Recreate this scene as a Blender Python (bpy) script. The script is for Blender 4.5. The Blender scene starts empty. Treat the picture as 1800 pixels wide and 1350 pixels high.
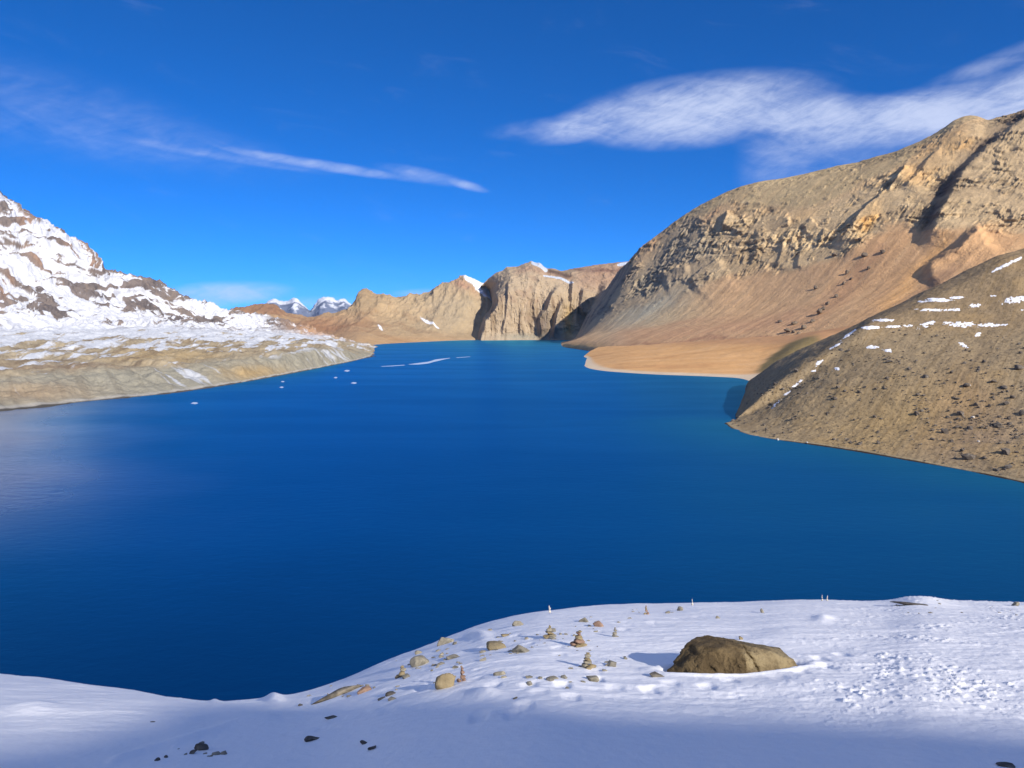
import bpy, math, random
import numpy as np
from mathutils import Vector

# ------------------------------------------------------------------ camera
S = bpy.context.scene
FPX = 1334.0                      # focal length in pixels of an 1800 px wide frame
PITCH = math.atan(115 / FPX)      # looking slightly down on the lake
CAMZ = 120.0                      # metres above the lake (z = 0)
cam_d = bpy.data.cameras.new('camera')
cam_d.sensor_width = 36.0
cam_d.lens = FPX / 1800 * 36.0
cam_d.clip_start = 0.1
cam_d.clip_end = 120000
cam = bpy.data.objects.new('camera', cam_d)
cam.location = (0, 0, CAMZ)
cam.rotation_euler = (math.pi / 2 - PITCH, 0, 0)
S.collection.objects.link(cam)
S.camera = cam

# ------------------------------------------------------------------ exposure
S.view_settings.view_transform = 'Standard'
S.view_settings.look = 'None'
S.view_settings.gamma = 1.0
S.view_settings.exposure = 0.55
S.view_settings.use_curve_mapping = False
S.render.engine = 'CYCLES'
S.cycles.use_denoising = True
S.cycles.max_bounces = 6
S.cycles.diffuse_bounces = 3
S.cycles.glossy_bounces = 3
S.cycles.caustics_reflective = False
S.cycles.caustics_refractive = False

# ------------------------------------------------------------------ sun and sky
SUN_EL = math.radians(29.0)
SUN_H = np.array([0.58, -0.815])  # horizontal direction towards the sun: behind the camera, to the right
SUN_H /= np.linalg.norm(SUN_H)
SUN_V = np.array([SUN_H[0] * math.cos(SUN_EL), SUN_H[1] * math.cos(SUN_EL), math.sin(SUN_EL)])
sun_d = bpy.data.lights.new('sun', 'SUN')
sun_d.energy = 4.2
sun_d.angle = math.radians(0.53)
sun_d.color = (1.0, 0.93, 0.83)
sun = bpy.data.objects.new('sun', sun_d)
sun.rotation_euler = Vector(SUN_V.tolist()).to_track_quat('Z', 'Y').to_euler()
sun.location = (0, 0, 800)
S.collection.objects.link(sun)

W = bpy.data.worlds.new('World')
S.world = W
W.use_nodes = True


def ray(px, py):
    """World direction through a pixel of the 1800x1350 frame, scaled so that its y part is 1."""
    xc = (np.asarray(px, float) - 900) / FPX
    yc = (675 - np.asarray(py, float)) / FPX
    c, s = math.cos(PITCH), math.sin(PITCH)
    dy = c + yc * s
    dz = -s + yc * c
    return xc / dy, dz / dy


def azel(px, py):
    a, b = ray(px, py)
    return math.atan2(a, 1.0), math.atan2(b, math.hypot(1.0, a))


class NT:
    def __init__(self, tree):
        self.t = tree
        self.t.nodes.clear()

    def n(self, kind, **kw):
        nd = self.t.nodes.new(kind)
        for k, v in kw.items():
            setattr(nd, k, v)
        return nd

    def l(self, a, b):
        self.t.links.new(a, b)

    def val(self, sock, v):
        if isinstance(v, (int, float, tuple, list)):
            sock.default_value = v
        else:
            self.l(v, sock)

    def m(self, op, a, b=None, c=None, clamp=False):
        nd = self.n('ShaderNodeMath', operation=op)
        nd.use_clamp = clamp
        for i, v in enumerate((a, b, c)):
            if v is not None:
                self.val(nd.inputs[i], v)
        return nd.outputs[0]

    def mix(self, f, a, b, blend='MIX'):
        nd = self.n('ShaderNodeMix', data_type='RGBA', blend_type=blend)
        self.val(nd.inputs[0], f)
        self.val(nd.inputs[6], a)
        self.val(nd.inputs[7], b)
        return nd.outputs[2]

    def noise(self, vec, scale, detail=4.0, rough=0.5, dist=0.0):
        nd = self.n('ShaderNodeTexNoise')
        self.l(vec, nd.inputs['Vector'])
        nd.inputs['Scale'].default_value = scale
        nd.inputs['Detail'].default_value = detail
        nd.inputs['Roughness'].default_value = rough
        nd.inputs['Distortion'].default_value = dist
        return nd.outputs['Fac']

    def smooth(self, x, lo, hi):
        nd = self.n('ShaderNodeMapRange', interpolation_type='SMOOTHSTEP')
        self.val(nd.inputs[0], x)
        nd.inputs[1].default_value = lo
        nd.inputs[2].default_value = hi
        return nd.outputs[0]

    def combine(self, x, y, z):
        nd = self.n('ShaderNodeCombineXYZ')
        for i, v in enumerate((x, y, z)):
            self.val(nd.inputs[i], v)
        return nd.outputs[0]


def build_world():
    t = NT(W.node_tree)
    out = t.n('ShaderNodeOutputWorld')
    sky = t.n('ShaderNodeTexSky', sky_type='NISHITA')
    sky.sun_disc = False
    sky.sun_elevation = SUN_EL
    sky.sun_rotation = math.atan2(SUN_H[0], SUN_H[1])
    sky.altitude = 4900
    sky.air_density = 1.0
    sky.dust_density = 0.6
    sky.ozone_density = 3.0
    tc = t.n('ShaderNodeTexCoord')
    mpv = t.n('ShaderNodeMapping')          # thin high-altitude air: pale band kept low behind the ranges
    mpv.inputs['Location'].default_value = (0, 0, 0.07)
    mpv.inputs['Scale'].default_value = (1, 1, 1.5)
    t.l(tc.outputs['Generated'], mpv.inputs['Vector'])
    nrm = t.n('ShaderNodeVectorMath', operation='NORMALIZE')
    t.l(mpv.outputs[0], nrm.inputs[0])
    t.l(nrm.outputs[0], sky.inputs[0])
    hs = t.n('ShaderNodeHueSaturation')
    hs.inputs['Saturation'].default_value = 1.22
    hs.inputs['Hue'].default_value = 0.497
    t.l(sky.outputs[0], hs.inputs['Color'])
    sp = t.n('ShaderNodeSeparateXYZ')
    t.l(tc.outputs['Generated'], sp.inputs[0])
    x, y, z = sp.outputs
    az = t.m('ARCTAN2', x, y)
    el = t.m('ARCSINE', z)
    P = t.combine(az, el, 0.0)
    # wind-drawn warp shared by the clouds
    rot = t.n('ShaderNodeVectorRotate', rotation_type='Z_AXIS')
    t.l(P, rot.inputs['Vector'])
    rot.inputs['Angle'].default_value = 0.20
    st = t.n('ShaderNodeVectorMath', operation='MULTIPLY')
    t.l(rot.outputs[0], st.inputs[0])
    st.inputs[1].default_value = (9.0, 34.0, 1.0)
    n1 = t.noise(st.outputs[0], 1.0, 7.0, 0.62, 0.7)
    st2 = t.n('ShaderNodeVectorMath', operation='MULTIPLY')
    rot2 = t.n('ShaderNodeVectorRotate', rotation_type='Z_AXIS')
    t.l(P, rot2.inputs['Vector'])
    rot2.inputs['Angle'].default_value = -0.35
    t.l(rot2.outputs[0], st2.inputs[0])
    st2.inputs[1].default_value = (26.0, 60.0, 1.0)
    n2 = t.noise(st2.outputs[0], 1.0, 6.0, 0.6, 0.3)
    wob = t.m('ADD', t.m('MULTIPLY', t.m('SUBTRACT', n1, 0.5), 1.1), t.m('MULTIPLY', t.m('SUBTRACT', n2, 0.5), 0.6))

    def blob(px, py, rx, ry, ang, amp):
        """Soft ellipse of cloud, by its direction in the sky (radii in thousandths of a radian)."""
        a0, e0 = azel(px, py)
        ca, sa = math.cos(ang), math.sin(ang)
        u = t.m('SUBTRACT', az, a0)
        v = t.m('SUBTRACT', el, e0)
        uu = t.m('DIVIDE', t.m('ADD', t.m('MULTIPLY', u, ca), t.m('MULTIPLY', v, sa)), rx * 1e-3)
        vv = t.m('DIVIDE', t.m('SUBTRACT', t.m('MULTIPLY', v, ca), t.m('MULTIPLY', u, sa)), ry * 1e-3)
        d = t.m('ADD', t.m('MULTIPLY', uu, uu), t.m('MULTIPLY', vv, vv))
        return t.m('MULTIPLY', t.m('SUBTRACT', 1.0, d, clamp=True), amp)

    blobs = [  # right-hand cloud
        blob(1230, 195, 190, 50, 0.05, 1.0), blob(1060, 210, 120, 26, 0.20, 0.85), blob(960, 225, 100, 17, 0.08, 0.5),
        blob(1420, 205, 150, 34, -0.10, 0.95), blob(1620, 205, 230, 36, 0.06, 1.05), blob(1820, 175, 160, 48, 0.2, 1.05),
        blob(1385, 268, 80, 62, 0.6, 0.55), blob(1480, 272, 150, 34, 0.2, 0.45), blob(1780, 100, 120, 16, 0.24, 0.5), blob(1830, 150, 150, 40, 0.2, 0.6),
        # left-hand streak
        blob(560, 290, 180, 9, -0.105, 0.66), blob(380, 272, 190, 10, -0.10, 0.48), blob(740, 308, 80, 13, -0.16, 0.5), blob(815, 324, 42, 8, -0.25, 0.6),
        blob(130, 205, 340, 62, -0.17, 0.34), blob(0, 180, 280, 75, -0.10, 0.32), blob(330, 250, 220, 28, -0.14, 0.30),
        # bank low over the horizon
        blob(400, 516, 95, 19, 0.05, 0.85), blob(330, 528, 80, 16, 0.0, 0.8), blob(560, 536, 120, 14, 0.0, 0.55), blob(740, 515, 60, 8, 0.05, 0.5),
    ]
    dens = blobs[0]
    for b in blobs[1:]:
        nd = t.n('ShaderNodeMath', operation='SMOOTH_MAX')
        t.l(dens, nd.inputs[0])
        t.l(b, nd.inputs[1])
        nd.inputs[2].default_value = 0.12
        dens = nd.outputs[0]
    has = t.smooth(dens, 0.02, 0.35)
    d2 = t.m('ADD', dens, t.m('MULTIPLY', wob, t.m('MULTIPLY', t.m('ADD', dens, 0.12), has)))
    rot3 = t.n('ShaderNodeVectorRotate', rotation_type='Z_AXIS')
    t.l(P, rot3.inputs['Vector'])
    rot3.inputs['Angle'].default_value = -0.28
    st3 = t.n('ShaderNodeVectorMath', operation='MULTIPLY')
    t.l(rot3.outputs[0], st3.inputs[0])
    st3.inputs[1].default_value = (22.0, 95.0, 1.0)
    fib = t.noise(st3.outputs[0], 1.0, 8.0, 0.68, 0.9)
    d2 = t.m('ADD', d2, t.m('MULTIPLY', t.m('SUBTRACT', fib, 0.5), t.m('ADD', t.m('MULTIPLY', t.smooth(dens, 0.35, 0.9), 0.65), t.m('MULTIPLY', has, 0.22))))
    mask = t.smooth(d2, 0.10, 1.28)
    # thin veil elsewhere in the sky
    veil = t.m('MULTIPLY', t.smooth(n1, 0.55, 0.85), 0.06)
    # broken cirrus added overhead, out of view, to brighten the shaded snow
    over = t.n('ShaderNodeVectorMath', operation='MULTIPLY')
    t.l(tc.outputs['Generated'], over.inputs[0])
    over.inputs[1].default_value = (1.6, 4.0, 1.6)
    ncir = t.noise(over.outputs[0], 1.0, 8.0, 0.62, 0.8)
    fill_cir = t.m('MULTIPLY', t.smooth(ncir, 0.40, 0.72), t.m('MULTIPLY', t.smooth(el, 0.42, 0.75), 0.75))
    veil = t.m('MAXIMUM', veil, fill_cir)
    mask = t.m('MAXIMUM', t.m('MULTIPLY', mask, 0.74), veil)
    bg = t.n('ShaderNodeBackground')
    tint = t.mix(1.0, hs.outputs[0], (SKY_TINT[0], SKY_TINT[1], SKY_TINT[2], 1), 'MULTIPLY')
    t.l(tint, bg.inputs[0])
    bg.inputs[1].default_value = 0.14
    cl = t.n('ShaderNodeBackground')
    cl.inputs[0].default_value = (0.66, 0.72, 0.90, 1)
    cl.inputs[1].default_value = 0.82
    mx = t.n('ShaderNodeMixShader')
    t.l(mask, mx.inputs[0])
    t.l(bg.outputs[0], mx.inputs[1])
    t.l(cl.outputs[0], mx.inputs[2])
    t.l(mx.outputs[0], out.inputs[0])


SKY_TINT = (0.13, 0.70, 1.08)
build_world()

# ------------------------------------------------------------------ helpers: noise, splines
_rng = np.random.default_rng(7)
_PERM = _rng.permutation(256)
_PERM = np.concatenate([_PERM, _PERM, _PERM])
_GR = _rng.normal(size=(256, 3))
_GR /= np.linalg.norm(_GR, axis=1, keepdims=True)


def perlin(x, y, z):
    x, y, z = np.broadcast_arrays(np.asarray(x, float), np.asarray(y, float), np.asarray(z, float))
    xi, yi, zi = np.floor(x).astype(np.int64), np.floor(y).astype(np.int64), np.floor(z).astype(np.int64)
    xf, yf, zf = x - xi, y - yi, z - zi
    xi &= 255; yi &= 255; zi &= 255
    u = xf * xf * xf * (xf * (xf * 6 - 15) + 10)
    v = yf * yf * yf * (yf * (yf * 6 - 15) + 10)
    w = zf * zf * zf * (zf * (zf * 6 - 15) + 10)

    def g(a, b, c):
        h = _PERM[_PERM[_PERM[xi + a] + yi + b] + zi + c]
        G = _GR[h]
        return G[..., 0] * (xf - a) + G[..., 1] * (yf - b) + G[..., 2] * (zf - c)

    def lp(t, a, b):
        return a + t * (b - a)
    x00 = lp(u, g(0, 0, 0), g(1, 0, 0)); x10 = lp(u, g(0, 1, 0), g(1, 1, 0))
    x01 = lp(u, g(0, 0, 1), g(1, 0, 1)); x11 = lp(u, g(0, 1, 1), g(1, 1, 1))
    return lp(w, lp(v, x00, x10), lp(v, x01, x11)) * 1.5


def fbm(x, y, z=0.0, oct=4, gain=0.5, lac=2.03):
    s, a, tot = 0.0, 1.0, 0.0
    for i in range(oct):
        s = s + a * perlin(x * lac**i + 17.3 * i, y * lac**i - 9.1 * i, np.asarray(z) * lac**i + 3.7 * i)
        tot += a
        a *= gain
    return s / tot


def ridged(x, y, z=0.0, oct=4, gain=0.5, lac=2.03):
    s, a, tot = 0.0, 1.0, 0.0
    for i in range(oct):
        r = 1 - np.abs(perlin(x * lac**i + 31.3 * i, y * lac**i + 5.1 * i, np.asarray(z) * lac**i)) * 1.6
        s = s + a * r * np.abs(r)
        tot += a
        a *= gain
    return s / tot


def sst(x, lo, hi):
    t = np.clip((x - lo) / (hi - lo), 0, 1)
    return t * t * (3 - 2 * t)


def pchip(xk, yk, x):
    """Monotone cubic through (xk, yk); yk may have trailing axes."""
    xk = np.asarray(xk, float); yk = np.asarray(yk, float)
    sh = (-1,) + (1,) * (yk.ndim - 1)
    h = np.diff(xk)
    d = np.diff(yk, axis=0) / h.reshape(sh)
    m = np.zeros_like(yk)
    if len(xk) > 2:
        w1 = (2 * h[1:] + h[:-1]).reshape(sh); w2 = (h[1:] + 2 * h[:-1]).reshape(sh)
        ok = d[:-1] * d[1:] > 0
        with np.errstate(divide='ignore', invalid='ignore'):
            hm = (w1 + w2) / (w1 / d[:-1] + w2 / d[1:])
        m[1:-1] = np.where(ok, hm, 0)
    m[0], m[-1] = d[0], d[-1]
    i = np.clip(np.searchsorted(xk, x, side='right') - 1, 0, len(xk) - 2)
    t = ((x - xk[i]) / h[i]).reshape(sh)
    hh = h[i].reshape(sh)
    return ((1 + 2 * t) * (1 - t)**2 * yk[i] + t * (1 - t)**2 * hh * m[i]
            + t * t * (3 - 2 * t) * yk[i + 1] + t * t * (t - 1) * hh * m[i + 1])


def P3(px, py, D):
    a, b = ray(px, py)
    return np.stack([a * D, np.broadcast_to(np.asarray(D, float), np.shape(a)), CAMZ + b * D], -1)


def on_lake(px, py):
    a, b = ray(px, py)
    D = CAMZ / -b
    return a * D, D


def project(V):
    c, s = math.cos(PITCH), math.sin(PITCH)
    y = V[..., 1]; z = V[..., 2] - CAMZ
    f = y * c - z * s
    u = y * s + z * c
    return 900 + FPX * V[..., 0] / f, 675 - FPX * u / f


def loft(rows, nu, nv, vs=None):
    """Surface through rows of survey points (px, py, distance in m); left to right, front to back."""
    tu = np.linspace(0, 1, nu)
    R = []
    for r in rows:
        r = np.array(r, float)
        t = (r[:, 0] - r[0, 0]) / (r[-1, 0] - r[0, 0])
        R.append(pchip(t, P3(r[:, 0], r[:, 1], r[:, 2]), tu))
    R = np.array(R)
    if vs is None:
        vs = np.linspace(0, 1, len(rows))
    return pchip(vs, R, np.linspace(vs[0], vs[-1], nv))     # (nv, nu, 3)


def normals(V):
    du = np.gradient(V, axis=1); dv = np.gradient(V, axis=0)
    n = np.cross(du, dv)
    return n / np.maximum(np.linalg.norm(n, axis=-1, keepdims=True), 1e-9)


def lin(r, g, b):
    c = np.array([r, g, b], float) / 255
    return np.where(c <= 0.04045, c / 12.92, ((c + 0.055) / 1.055)**2.4)


ALB = 0.92


def alb(r, g, b):
    """Surface colour from the look of its sunlit tone."""
    return np.minimum(lin(r, g, b) / ALB, 0.85)


def blend(C, mask, col):
    mask = np.clip(mask, 0, 1)[..., None]
    return C * (1 - mask) + np.asarray(col) * mask


def seg(PX, PY, pts):
    """Distance to a polyline, signed side (positive right of travel direction on screen) and position along it."""
    best = np.full(PX.shape, 1e9); side = np.zeros(PX.shape); along = np.zeros(PX.shape)
    pts = np.array(pts, float)
    L = np.linalg.norm(np.diff(pts, axis=0), axis=1)
    tot = L.sum(); acc = 0
    for i in range(len(pts) - 1):
        a, b = pts[i], pts[i + 1]
        d = b - a
        tt = ((PX - a[0]) * d[0] + (PY - a[1]) * d[1]) / (d @ d)
        lo = -9 if i == 0 else 0
        hi = 9 if i == len(pts) - 2 else 1
        tc = np.clip(tt, lo, hi)
        ex = PX - a[0] - tc * d[0]; ey = PY - a[1] - tc * d[1]
        dist = np.hypot(ex, ey)
        m = dist < best
        best = np.where(m, dist, best)
        side = np.where(m, np.sign(d[1] * ex - d[0] * ey), side)
        along = np.where(m, (acc + tc * L[i]) / tot, along)
        acc += L[i]
    return best, side, along


def streak(PX, PY, pts, w):
    d, s, a = seg(PX, PY, pts)
    return np.exp(-(d / w)**2) * sst(a, -0.1, 0.1) * (1 - sst(a, 0.9, 1.1))


def spot(PX, PY, cx, cy, rx, ry, ang=0.0):
    c, s = math.cos(ang), math.sin(ang)
    u = ((PX - cx) * c + (PY - cy) * s) / rx
    v = ((PY - cy) * c - (PX - cx) * s) / ry
    return np.exp(-(u * u + v * v))


def fault(PX, PY, pts, wdt, reach):
    """0..1 push that rises across a line (to its right-hand side) and dies away over 'reach' pixels."""
    d, s, a = seg(PX, PY, pts)
    sd = d * s
    f = sst(sd, -wdt / 2, wdt / 2) * np.exp(-np.maximum(sd - wdt / 2, 0) / reach)
    return f * sst(a, -0.12, 0.12) * (1 - sst(a, 0.88, 1.12))


# ------------------------------------------------------------------ helpers: objects
COL = S.collection.objects


def props(o, label=None, category=None, group=None, kind=None):
    if label: o['label'] = label
    if category: o['category'] = category
    if group: o['group'] = group
    if kind: o['kind'] = kind
    return o


def mesh_obj(name, V, F, mat, col=None, smooth=True, parent=None, extra=None):
    me = bpy.data.meshes.new(name)
    V = np.asarray(V, np.float32).reshape(-1, 3)
    F = np.asarray(F, np.int32)
    k = F.shape[1]
    me.vertices.add(len(V)); me.vertices.foreach_set('co', V.ravel())
    me.loops.add(F.size); me.loops.foreach_set('vertex_index', F.ravel())
    me.polygons.add(len(F))
    me.polygons.foreach_set('loop_start', np.arange(0, F.size, k, dtype=np.int32))
    me.polygons.foreach_set('loop_total', np.full(len(F), k, np.int32))
    me.polygons.foreach_set('use_smooth', np.full(len(F), smooth))
    me.update(calc_edges=True)
    if col is not None:
        a = me.color_attributes.new('Col', 'FLOAT_COLOR', 'POINT')
        c4 = np.ones((len(V), 4), np.float32)
        c4[:, :3] = np.asarray(col).reshape(-1, 3)
        a.data.foreach_set('color', c4.ravel())
    for kx, arr in (extra or {}).items():
        a = me.attributes.new(kx, 'FLOAT', 'POINT')
        a.data.foreach_set('value', np.asarray(arr, np.float32).ravel())
    me.materials.append(mat)
    o = bpy.data.objects.new(name, me)
    COL.link(o)
    if parent is not None:
        o.parent = parent
    return o


def grid_faces(nv, nu):
    i = np.arange(nv * nu).reshape(nv, nu)
    return np.stack([i[:-1, :-1], i[:-1, 1:], i[1:, 1:], i[1:, :-1]], -1).reshape(-1, 4)


def grid_obj(name, V, mat, col=None, extra=None):
    return mesh_obj(name, V, grid_faces(V.shape[0], V.shape[1]), mat, col, extra=extra)


# ------------------------------------------------------------------ materials
def terrain_mat(name, scale, bump_dist, bump=0.6, var=0.35, rough=0.95, streaks=None):
    m = bpy.data.materials.new(name)
    m.use_nodes = True
    t = NT(m.node_tree)
    out = t.n('ShaderNodeOutputMaterial')
    b = t.n('ShaderNodeBsdfPrincipled')
    b.inputs['Roughness'].default_value = rough
    b.inputs['Specular IOR Level'].default_value = 0.12
    at = t.n('ShaderNodeVertexColor', layer_name='Col')
    tc = t.n('ShaderNodeTexCoord')
    n1 = t.noise(tc.outputs['Object'], scale, 8.0, 0.65)
    n2 = t.noise(tc.outputs['Object'], scale * 7.3, 6.0, 0.7)
    f = t.m('ADD', t.m('MULTIPLY', n1, 0.6), t.m('MULTIPLY', n2, 0.4))
    k = t.m('ADD', t.m('MULTIPLY', t.m('SUBTRACT', f, 0.5), var * 4), 1.0)
    k = t.m('MAXIMUM', k, 0.25)
    kk = t.combine(k, k, k)
    c = t.mix(1.0, at.outputs[0], kk, 'MULTIPLY')
    t.l(c, b.inputs['Base Color'])
    bp = t.n('ShaderNodeBump')
    bp.inputs['Strength'].default_value = bump
    bp.inputs['Distance'].default_value = bump_dist
    t.l(f, bp.inputs['Height'])
    t.l(bp.outputs[0], b.inputs['Normal'])
    t.l(b.outputs[0], out.inputs[0])
    return m


M_ROCK_R = terrain_mat('scree_and_cliff_rock', 0.03, 14.0, 0.7, 0.30)
M_ROCK_F = terrain_mat('far_cliff_rock', 0.02, 18.0, 0.6, 0.25)
M_ROCK_L = terrain_mat('snow_dusted_rock', 0.025, 10.0, 0.6, 0.22)
M_PEN = terrain_mat('gravel_hillside', 0.16, 1.6, 0.7, 0.34)
M_FAN = terrain_mat('fan_gravel', 0.03, 3.0, 0.35, 0.16)
M_PEAK = terrain_mat('distant_peak_rock', 0.003, 60.0, 0.5, 0.2)


def snow_mat():
    m = bpy.data.materials.new('wind_packed_snow')
    m.use_nodes = True
    t = NT(m.node_tree)
    out = t.n('ShaderNodeOutputMaterial')
    b = t.n('ShaderNodeBsdfPrincipled')
    b.inputs['Roughness'].default_value = 0.62
    b.inputs['Specular IOR Level'].default_value = 0.25
    tc = t.n('ShaderNodeTexCoord')
    n0 = t.noise(tc.outputs['Object'], 0.7, 5.0, 0.6)
    c = t.mix(n0, (0.86, 0.86, 0.87, 1), (0.92, 0.91, 0.90, 1))
    t.l(c, b.inputs['Base Color'])
    n1 = t.noise(tc.outputs['Object'], 9.0, 6.0, 0.6)
    n2 = t.noise(tc.outputs['Object'], 60.0, 4.0, 0.6)
    f = t.m('ADD', t.m('MULTIPLY', n1, 0.75), t.m('MULTIPLY', n2, 0.25))
    bp = t.n('ShaderNodeBump')
    bp.inputs['Strength'].default_value = 0.5
    bp.inputs['Distance'].default_value = 0.04
    t.l(f, bp.inputs['Height'])
    t.l(bp.outputs[0], b.inputs['Normal'])
    t.l(b.outputs[0], out.inputs[0])
    return m


M_SNOW = snow_mat()


def stone_mat(name, c1, c2, c3, scale=6.0, shade_side=False):
    m = bpy.data.materials.new(name)
    m.use_nodes = True
    t = NT(m.node_tree)
    out = t.n('ShaderNodeOutputMaterial')
    b = t.n('ShaderNodeBsdfPrincipled')
    b.inputs['Roughness'].default_value = 0.9
    b.inputs['Specular IOR Level'].default_value = 0.15
    tc = t.n('ShaderNodeTexCoord')
    n1 = t.noise(tc.outputs['Object'], scale, 8.0, 0.65)
    n2 = t.noise(tc.outputs['Object'], scale * 0.35, 5.0, 0.6)
    n3 = t.noise(tc.outputs['Object'], scale * 6, 4.0, 0.6)
    c = t.mix(t.smooth(n1, 0.35, 0.65), c1, c2)
    c = t.mix(t.smooth(n2, 0.52, 0.66), c, c3)
    t.l(c, b.inputs['Base Color'])
    f = t.m('ADD', t.m('MULTIPLY', n1, 0.7), t.m('MULTIPLY', n3, 0.3))
    bp = t.n('ShaderNodeBump')
    bp.inputs['Strength'].default_value = 0.8
    bp.inputs['Distance'].default_value = 0.25 / scale
    t.l(f, bp.inputs['Height'])
    t.l(bp.outputs[0], b.inputs['Normal'])
    t.l(b.outputs[0], out.inputs[0])
    if shade_side:   # shade on the left block put into the colour, slab kept paler
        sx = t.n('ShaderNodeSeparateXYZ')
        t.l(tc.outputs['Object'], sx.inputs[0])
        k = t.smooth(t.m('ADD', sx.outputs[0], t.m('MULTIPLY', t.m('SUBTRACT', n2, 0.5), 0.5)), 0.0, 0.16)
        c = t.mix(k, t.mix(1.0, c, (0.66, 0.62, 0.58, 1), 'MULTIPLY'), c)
        pits = t.smooth(t.noise(tc.outputs['Object'], scale * 2.6, 6.0, 0.7), 0.60, 0.70)
        c = t.mix(t.m('MULTIPLY', pits, 0.6), c, (0.03, 0.025, 0.02, 1))
        t.l(c, b.inputs['Base Color'])
        bp.inputs['Distance'].default_value = 0.10
        bp.inputs['Strength'].default_value = 1.0
    return m


M_TAN = stone_mat('tan_sandstone', (0.21, 0.165, 0.095, 1), (0.30, 0.24, 0.14, 1), (0.22, 0.18, 0.11, 1), 5.0)
M_GREY = stone_mat('grey_stone', (0.20, 0.18, 0.14, 1), (0.32, 0.29, 0.22, 1), (0.14, 0.13, 0.10, 1), 9.0)
M_RED = stone_mat('rusty_stone', (0.20, 0.125, 0.09, 1), (0.30, 0.205, 0.15, 1), (0.18, 0.12, 0.09, 1), 9.0)
M_DARK = stone_mat('dark_stone', (0.07, 0.062, 0.056, 1), (0.14, 0.125, 0.105, 1), (0.19, 0.17, 0.13, 1), 9.0)
M_PALE = stone_mat('pale_stone', (0.50, 0.46, 0.40, 1), (0.62, 0.57, 0.50, 1), (0.40, 0.36, 0.30, 1), 9.0)
M_OUT = stone_mat('outcrop_stone', (0.07, 0.062, 0.05, 1), (0.15, 0.13, 0.10, 1), (0.24, 0.21, 0.16, 1), 7.0)
M_BLOCK = stone_mat('mountain_block_rock', (0.14, 0.11, 0.08, 1), (0.22, 0.17, 0.12, 1), (0.10, 0.08, 0.06, 1), 0.2)
M_PENROCK = stone_mat('hillside_rock', (0.09, 0.075, 0.06, 1), (0.17, 0.14, 0.11, 1), (0.22, 0.19, 0.15, 1), 0.6)


def water_mat():
    m = bpy.data.materials.new('lake_water')
    m.use_nodes = True
    t = NT(m.node_tree)
    out = t.n('ShaderNodeOutputMaterial')
    b = t.n('ShaderNodeBsdfDiffuse')
    gl = t.n('ShaderNodeBsdfGlossy')
    gl.inputs['Roughness'].default_value = 0.34
    gl.inputs['Color'].default_value = (0.36, 0.80, 1.0, 1)
    fr = t.n('ShaderNodeFresnel')
    fr.inputs['IOR'].default_value = 1.333
    sh = t.n('ShaderNodeAttribute', attribute_name='shallow')
    glare = t.n('ShaderNodeAttribute', attribute_name='glare').outputs['Fac']
    t.l(t.mix(glare, (0.12, 0.72, 1.06, 1), (0.88, 0.95, 1.0, 1)), gl.inputs['Color'])  # reflection whitened where the left-shore glare is put in
    t.l(t.m('SUBTRACT', 0.34, t.m('MULTIPLY', glare, 0.10)), gl.inputs['Roughness'])
    tc = t.n('ShaderNodeTexCoord')
    wind = t.noise(tc.outputs['Object'], 0.006, 5.0, 0.6, 0.6)
    base = t.mix(wind, (0.0001, 0.036, 0.140, 1), (0.0002, 0.046, 0.178, 1))
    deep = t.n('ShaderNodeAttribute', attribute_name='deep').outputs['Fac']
    base = t.mix(deep, base, (0.0002, 0.022, 0.090, 1))  # deep water, also darkened nearby for the steep view and bank shade
    c = t.mix(sh.outputs['Fac'], base, (0.008, 0.105, 0.165, 1))
    t.l(c, b.inputs['Color'])
    mp = t.n('ShaderNodeMapping')
    t.l(tc.outputs['Object'], mp.inputs['Vector'])
    mp.inputs['Scale'].default_value = (1.0, 1.7, 1.0)
    mp.inputs['Rotation'].default_value = (0, 0, 0.25)
    n1 = t.noise(mp.outputs[0], 0.10, 6.0, 0.62, 0.3)
    bp = t.n('ShaderNodeBump')
    bp.inputs['Strength'].default_value = 0.3
    bp.inputs['Distance'].default_value = 0.9
    t.l(n1, bp.inputs['Height'])
    t.l(bp.outputs[0], gl.inputs['Normal'])
    t.l(bp.outputs[0], fr.inputs['Normal'])
    mx = t.n('ShaderNodeMixShader')
    mp2 = t.n('ShaderNodeMapping')
    t.l(tc.outputs['Object'], mp2.inputs['Vector'])
    mp2.inputs['Scale'].default_value = (0.003, 0.009, 1.0)
    mp2.inputs['Rotation'].default_value = (0, 0, 0.35)
    gust = t.noise(mp2.outputs[0], 1.0, 6.0, 0.6, 0.5)
    t.l(t.m('MULTIPLY', fr.outputs[0], t.m('ADD', t.m('ADD', 0.62, t.m('MULTIPLY', glare, 0.55)), t.m('MULTIPLY', t.smooth(gust, 0.3, 0.7), 0.18))), mx.inputs[0])
    t.l(b.outputs[0], mx.inputs[1])
    t.l(gl.outputs[0], mx.inputs[2])
    t.l(mx.outputs[0], out.inputs[0])
    return m


M_WATER = water_mat()

# ------------------------------------------------------------------ ground sheet
M_BED = terrain_mat('valley_gravel', 0.01, 5.0, 0.4, 0.3)
xs = np.linspace(-60000, 60000, 41)
gx, gy = np.meshgrid(xs, xs)
bedV = np.stack([gx, gy, np.full_like(gx, -45.0)], -1)
props(grid_obj('ground', bedV, M_BED, np.broadcast_to(alb(120, 105, 85), bedV.shape)), 'bare brown valley ground under and around the lake', kind='structure')

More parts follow.
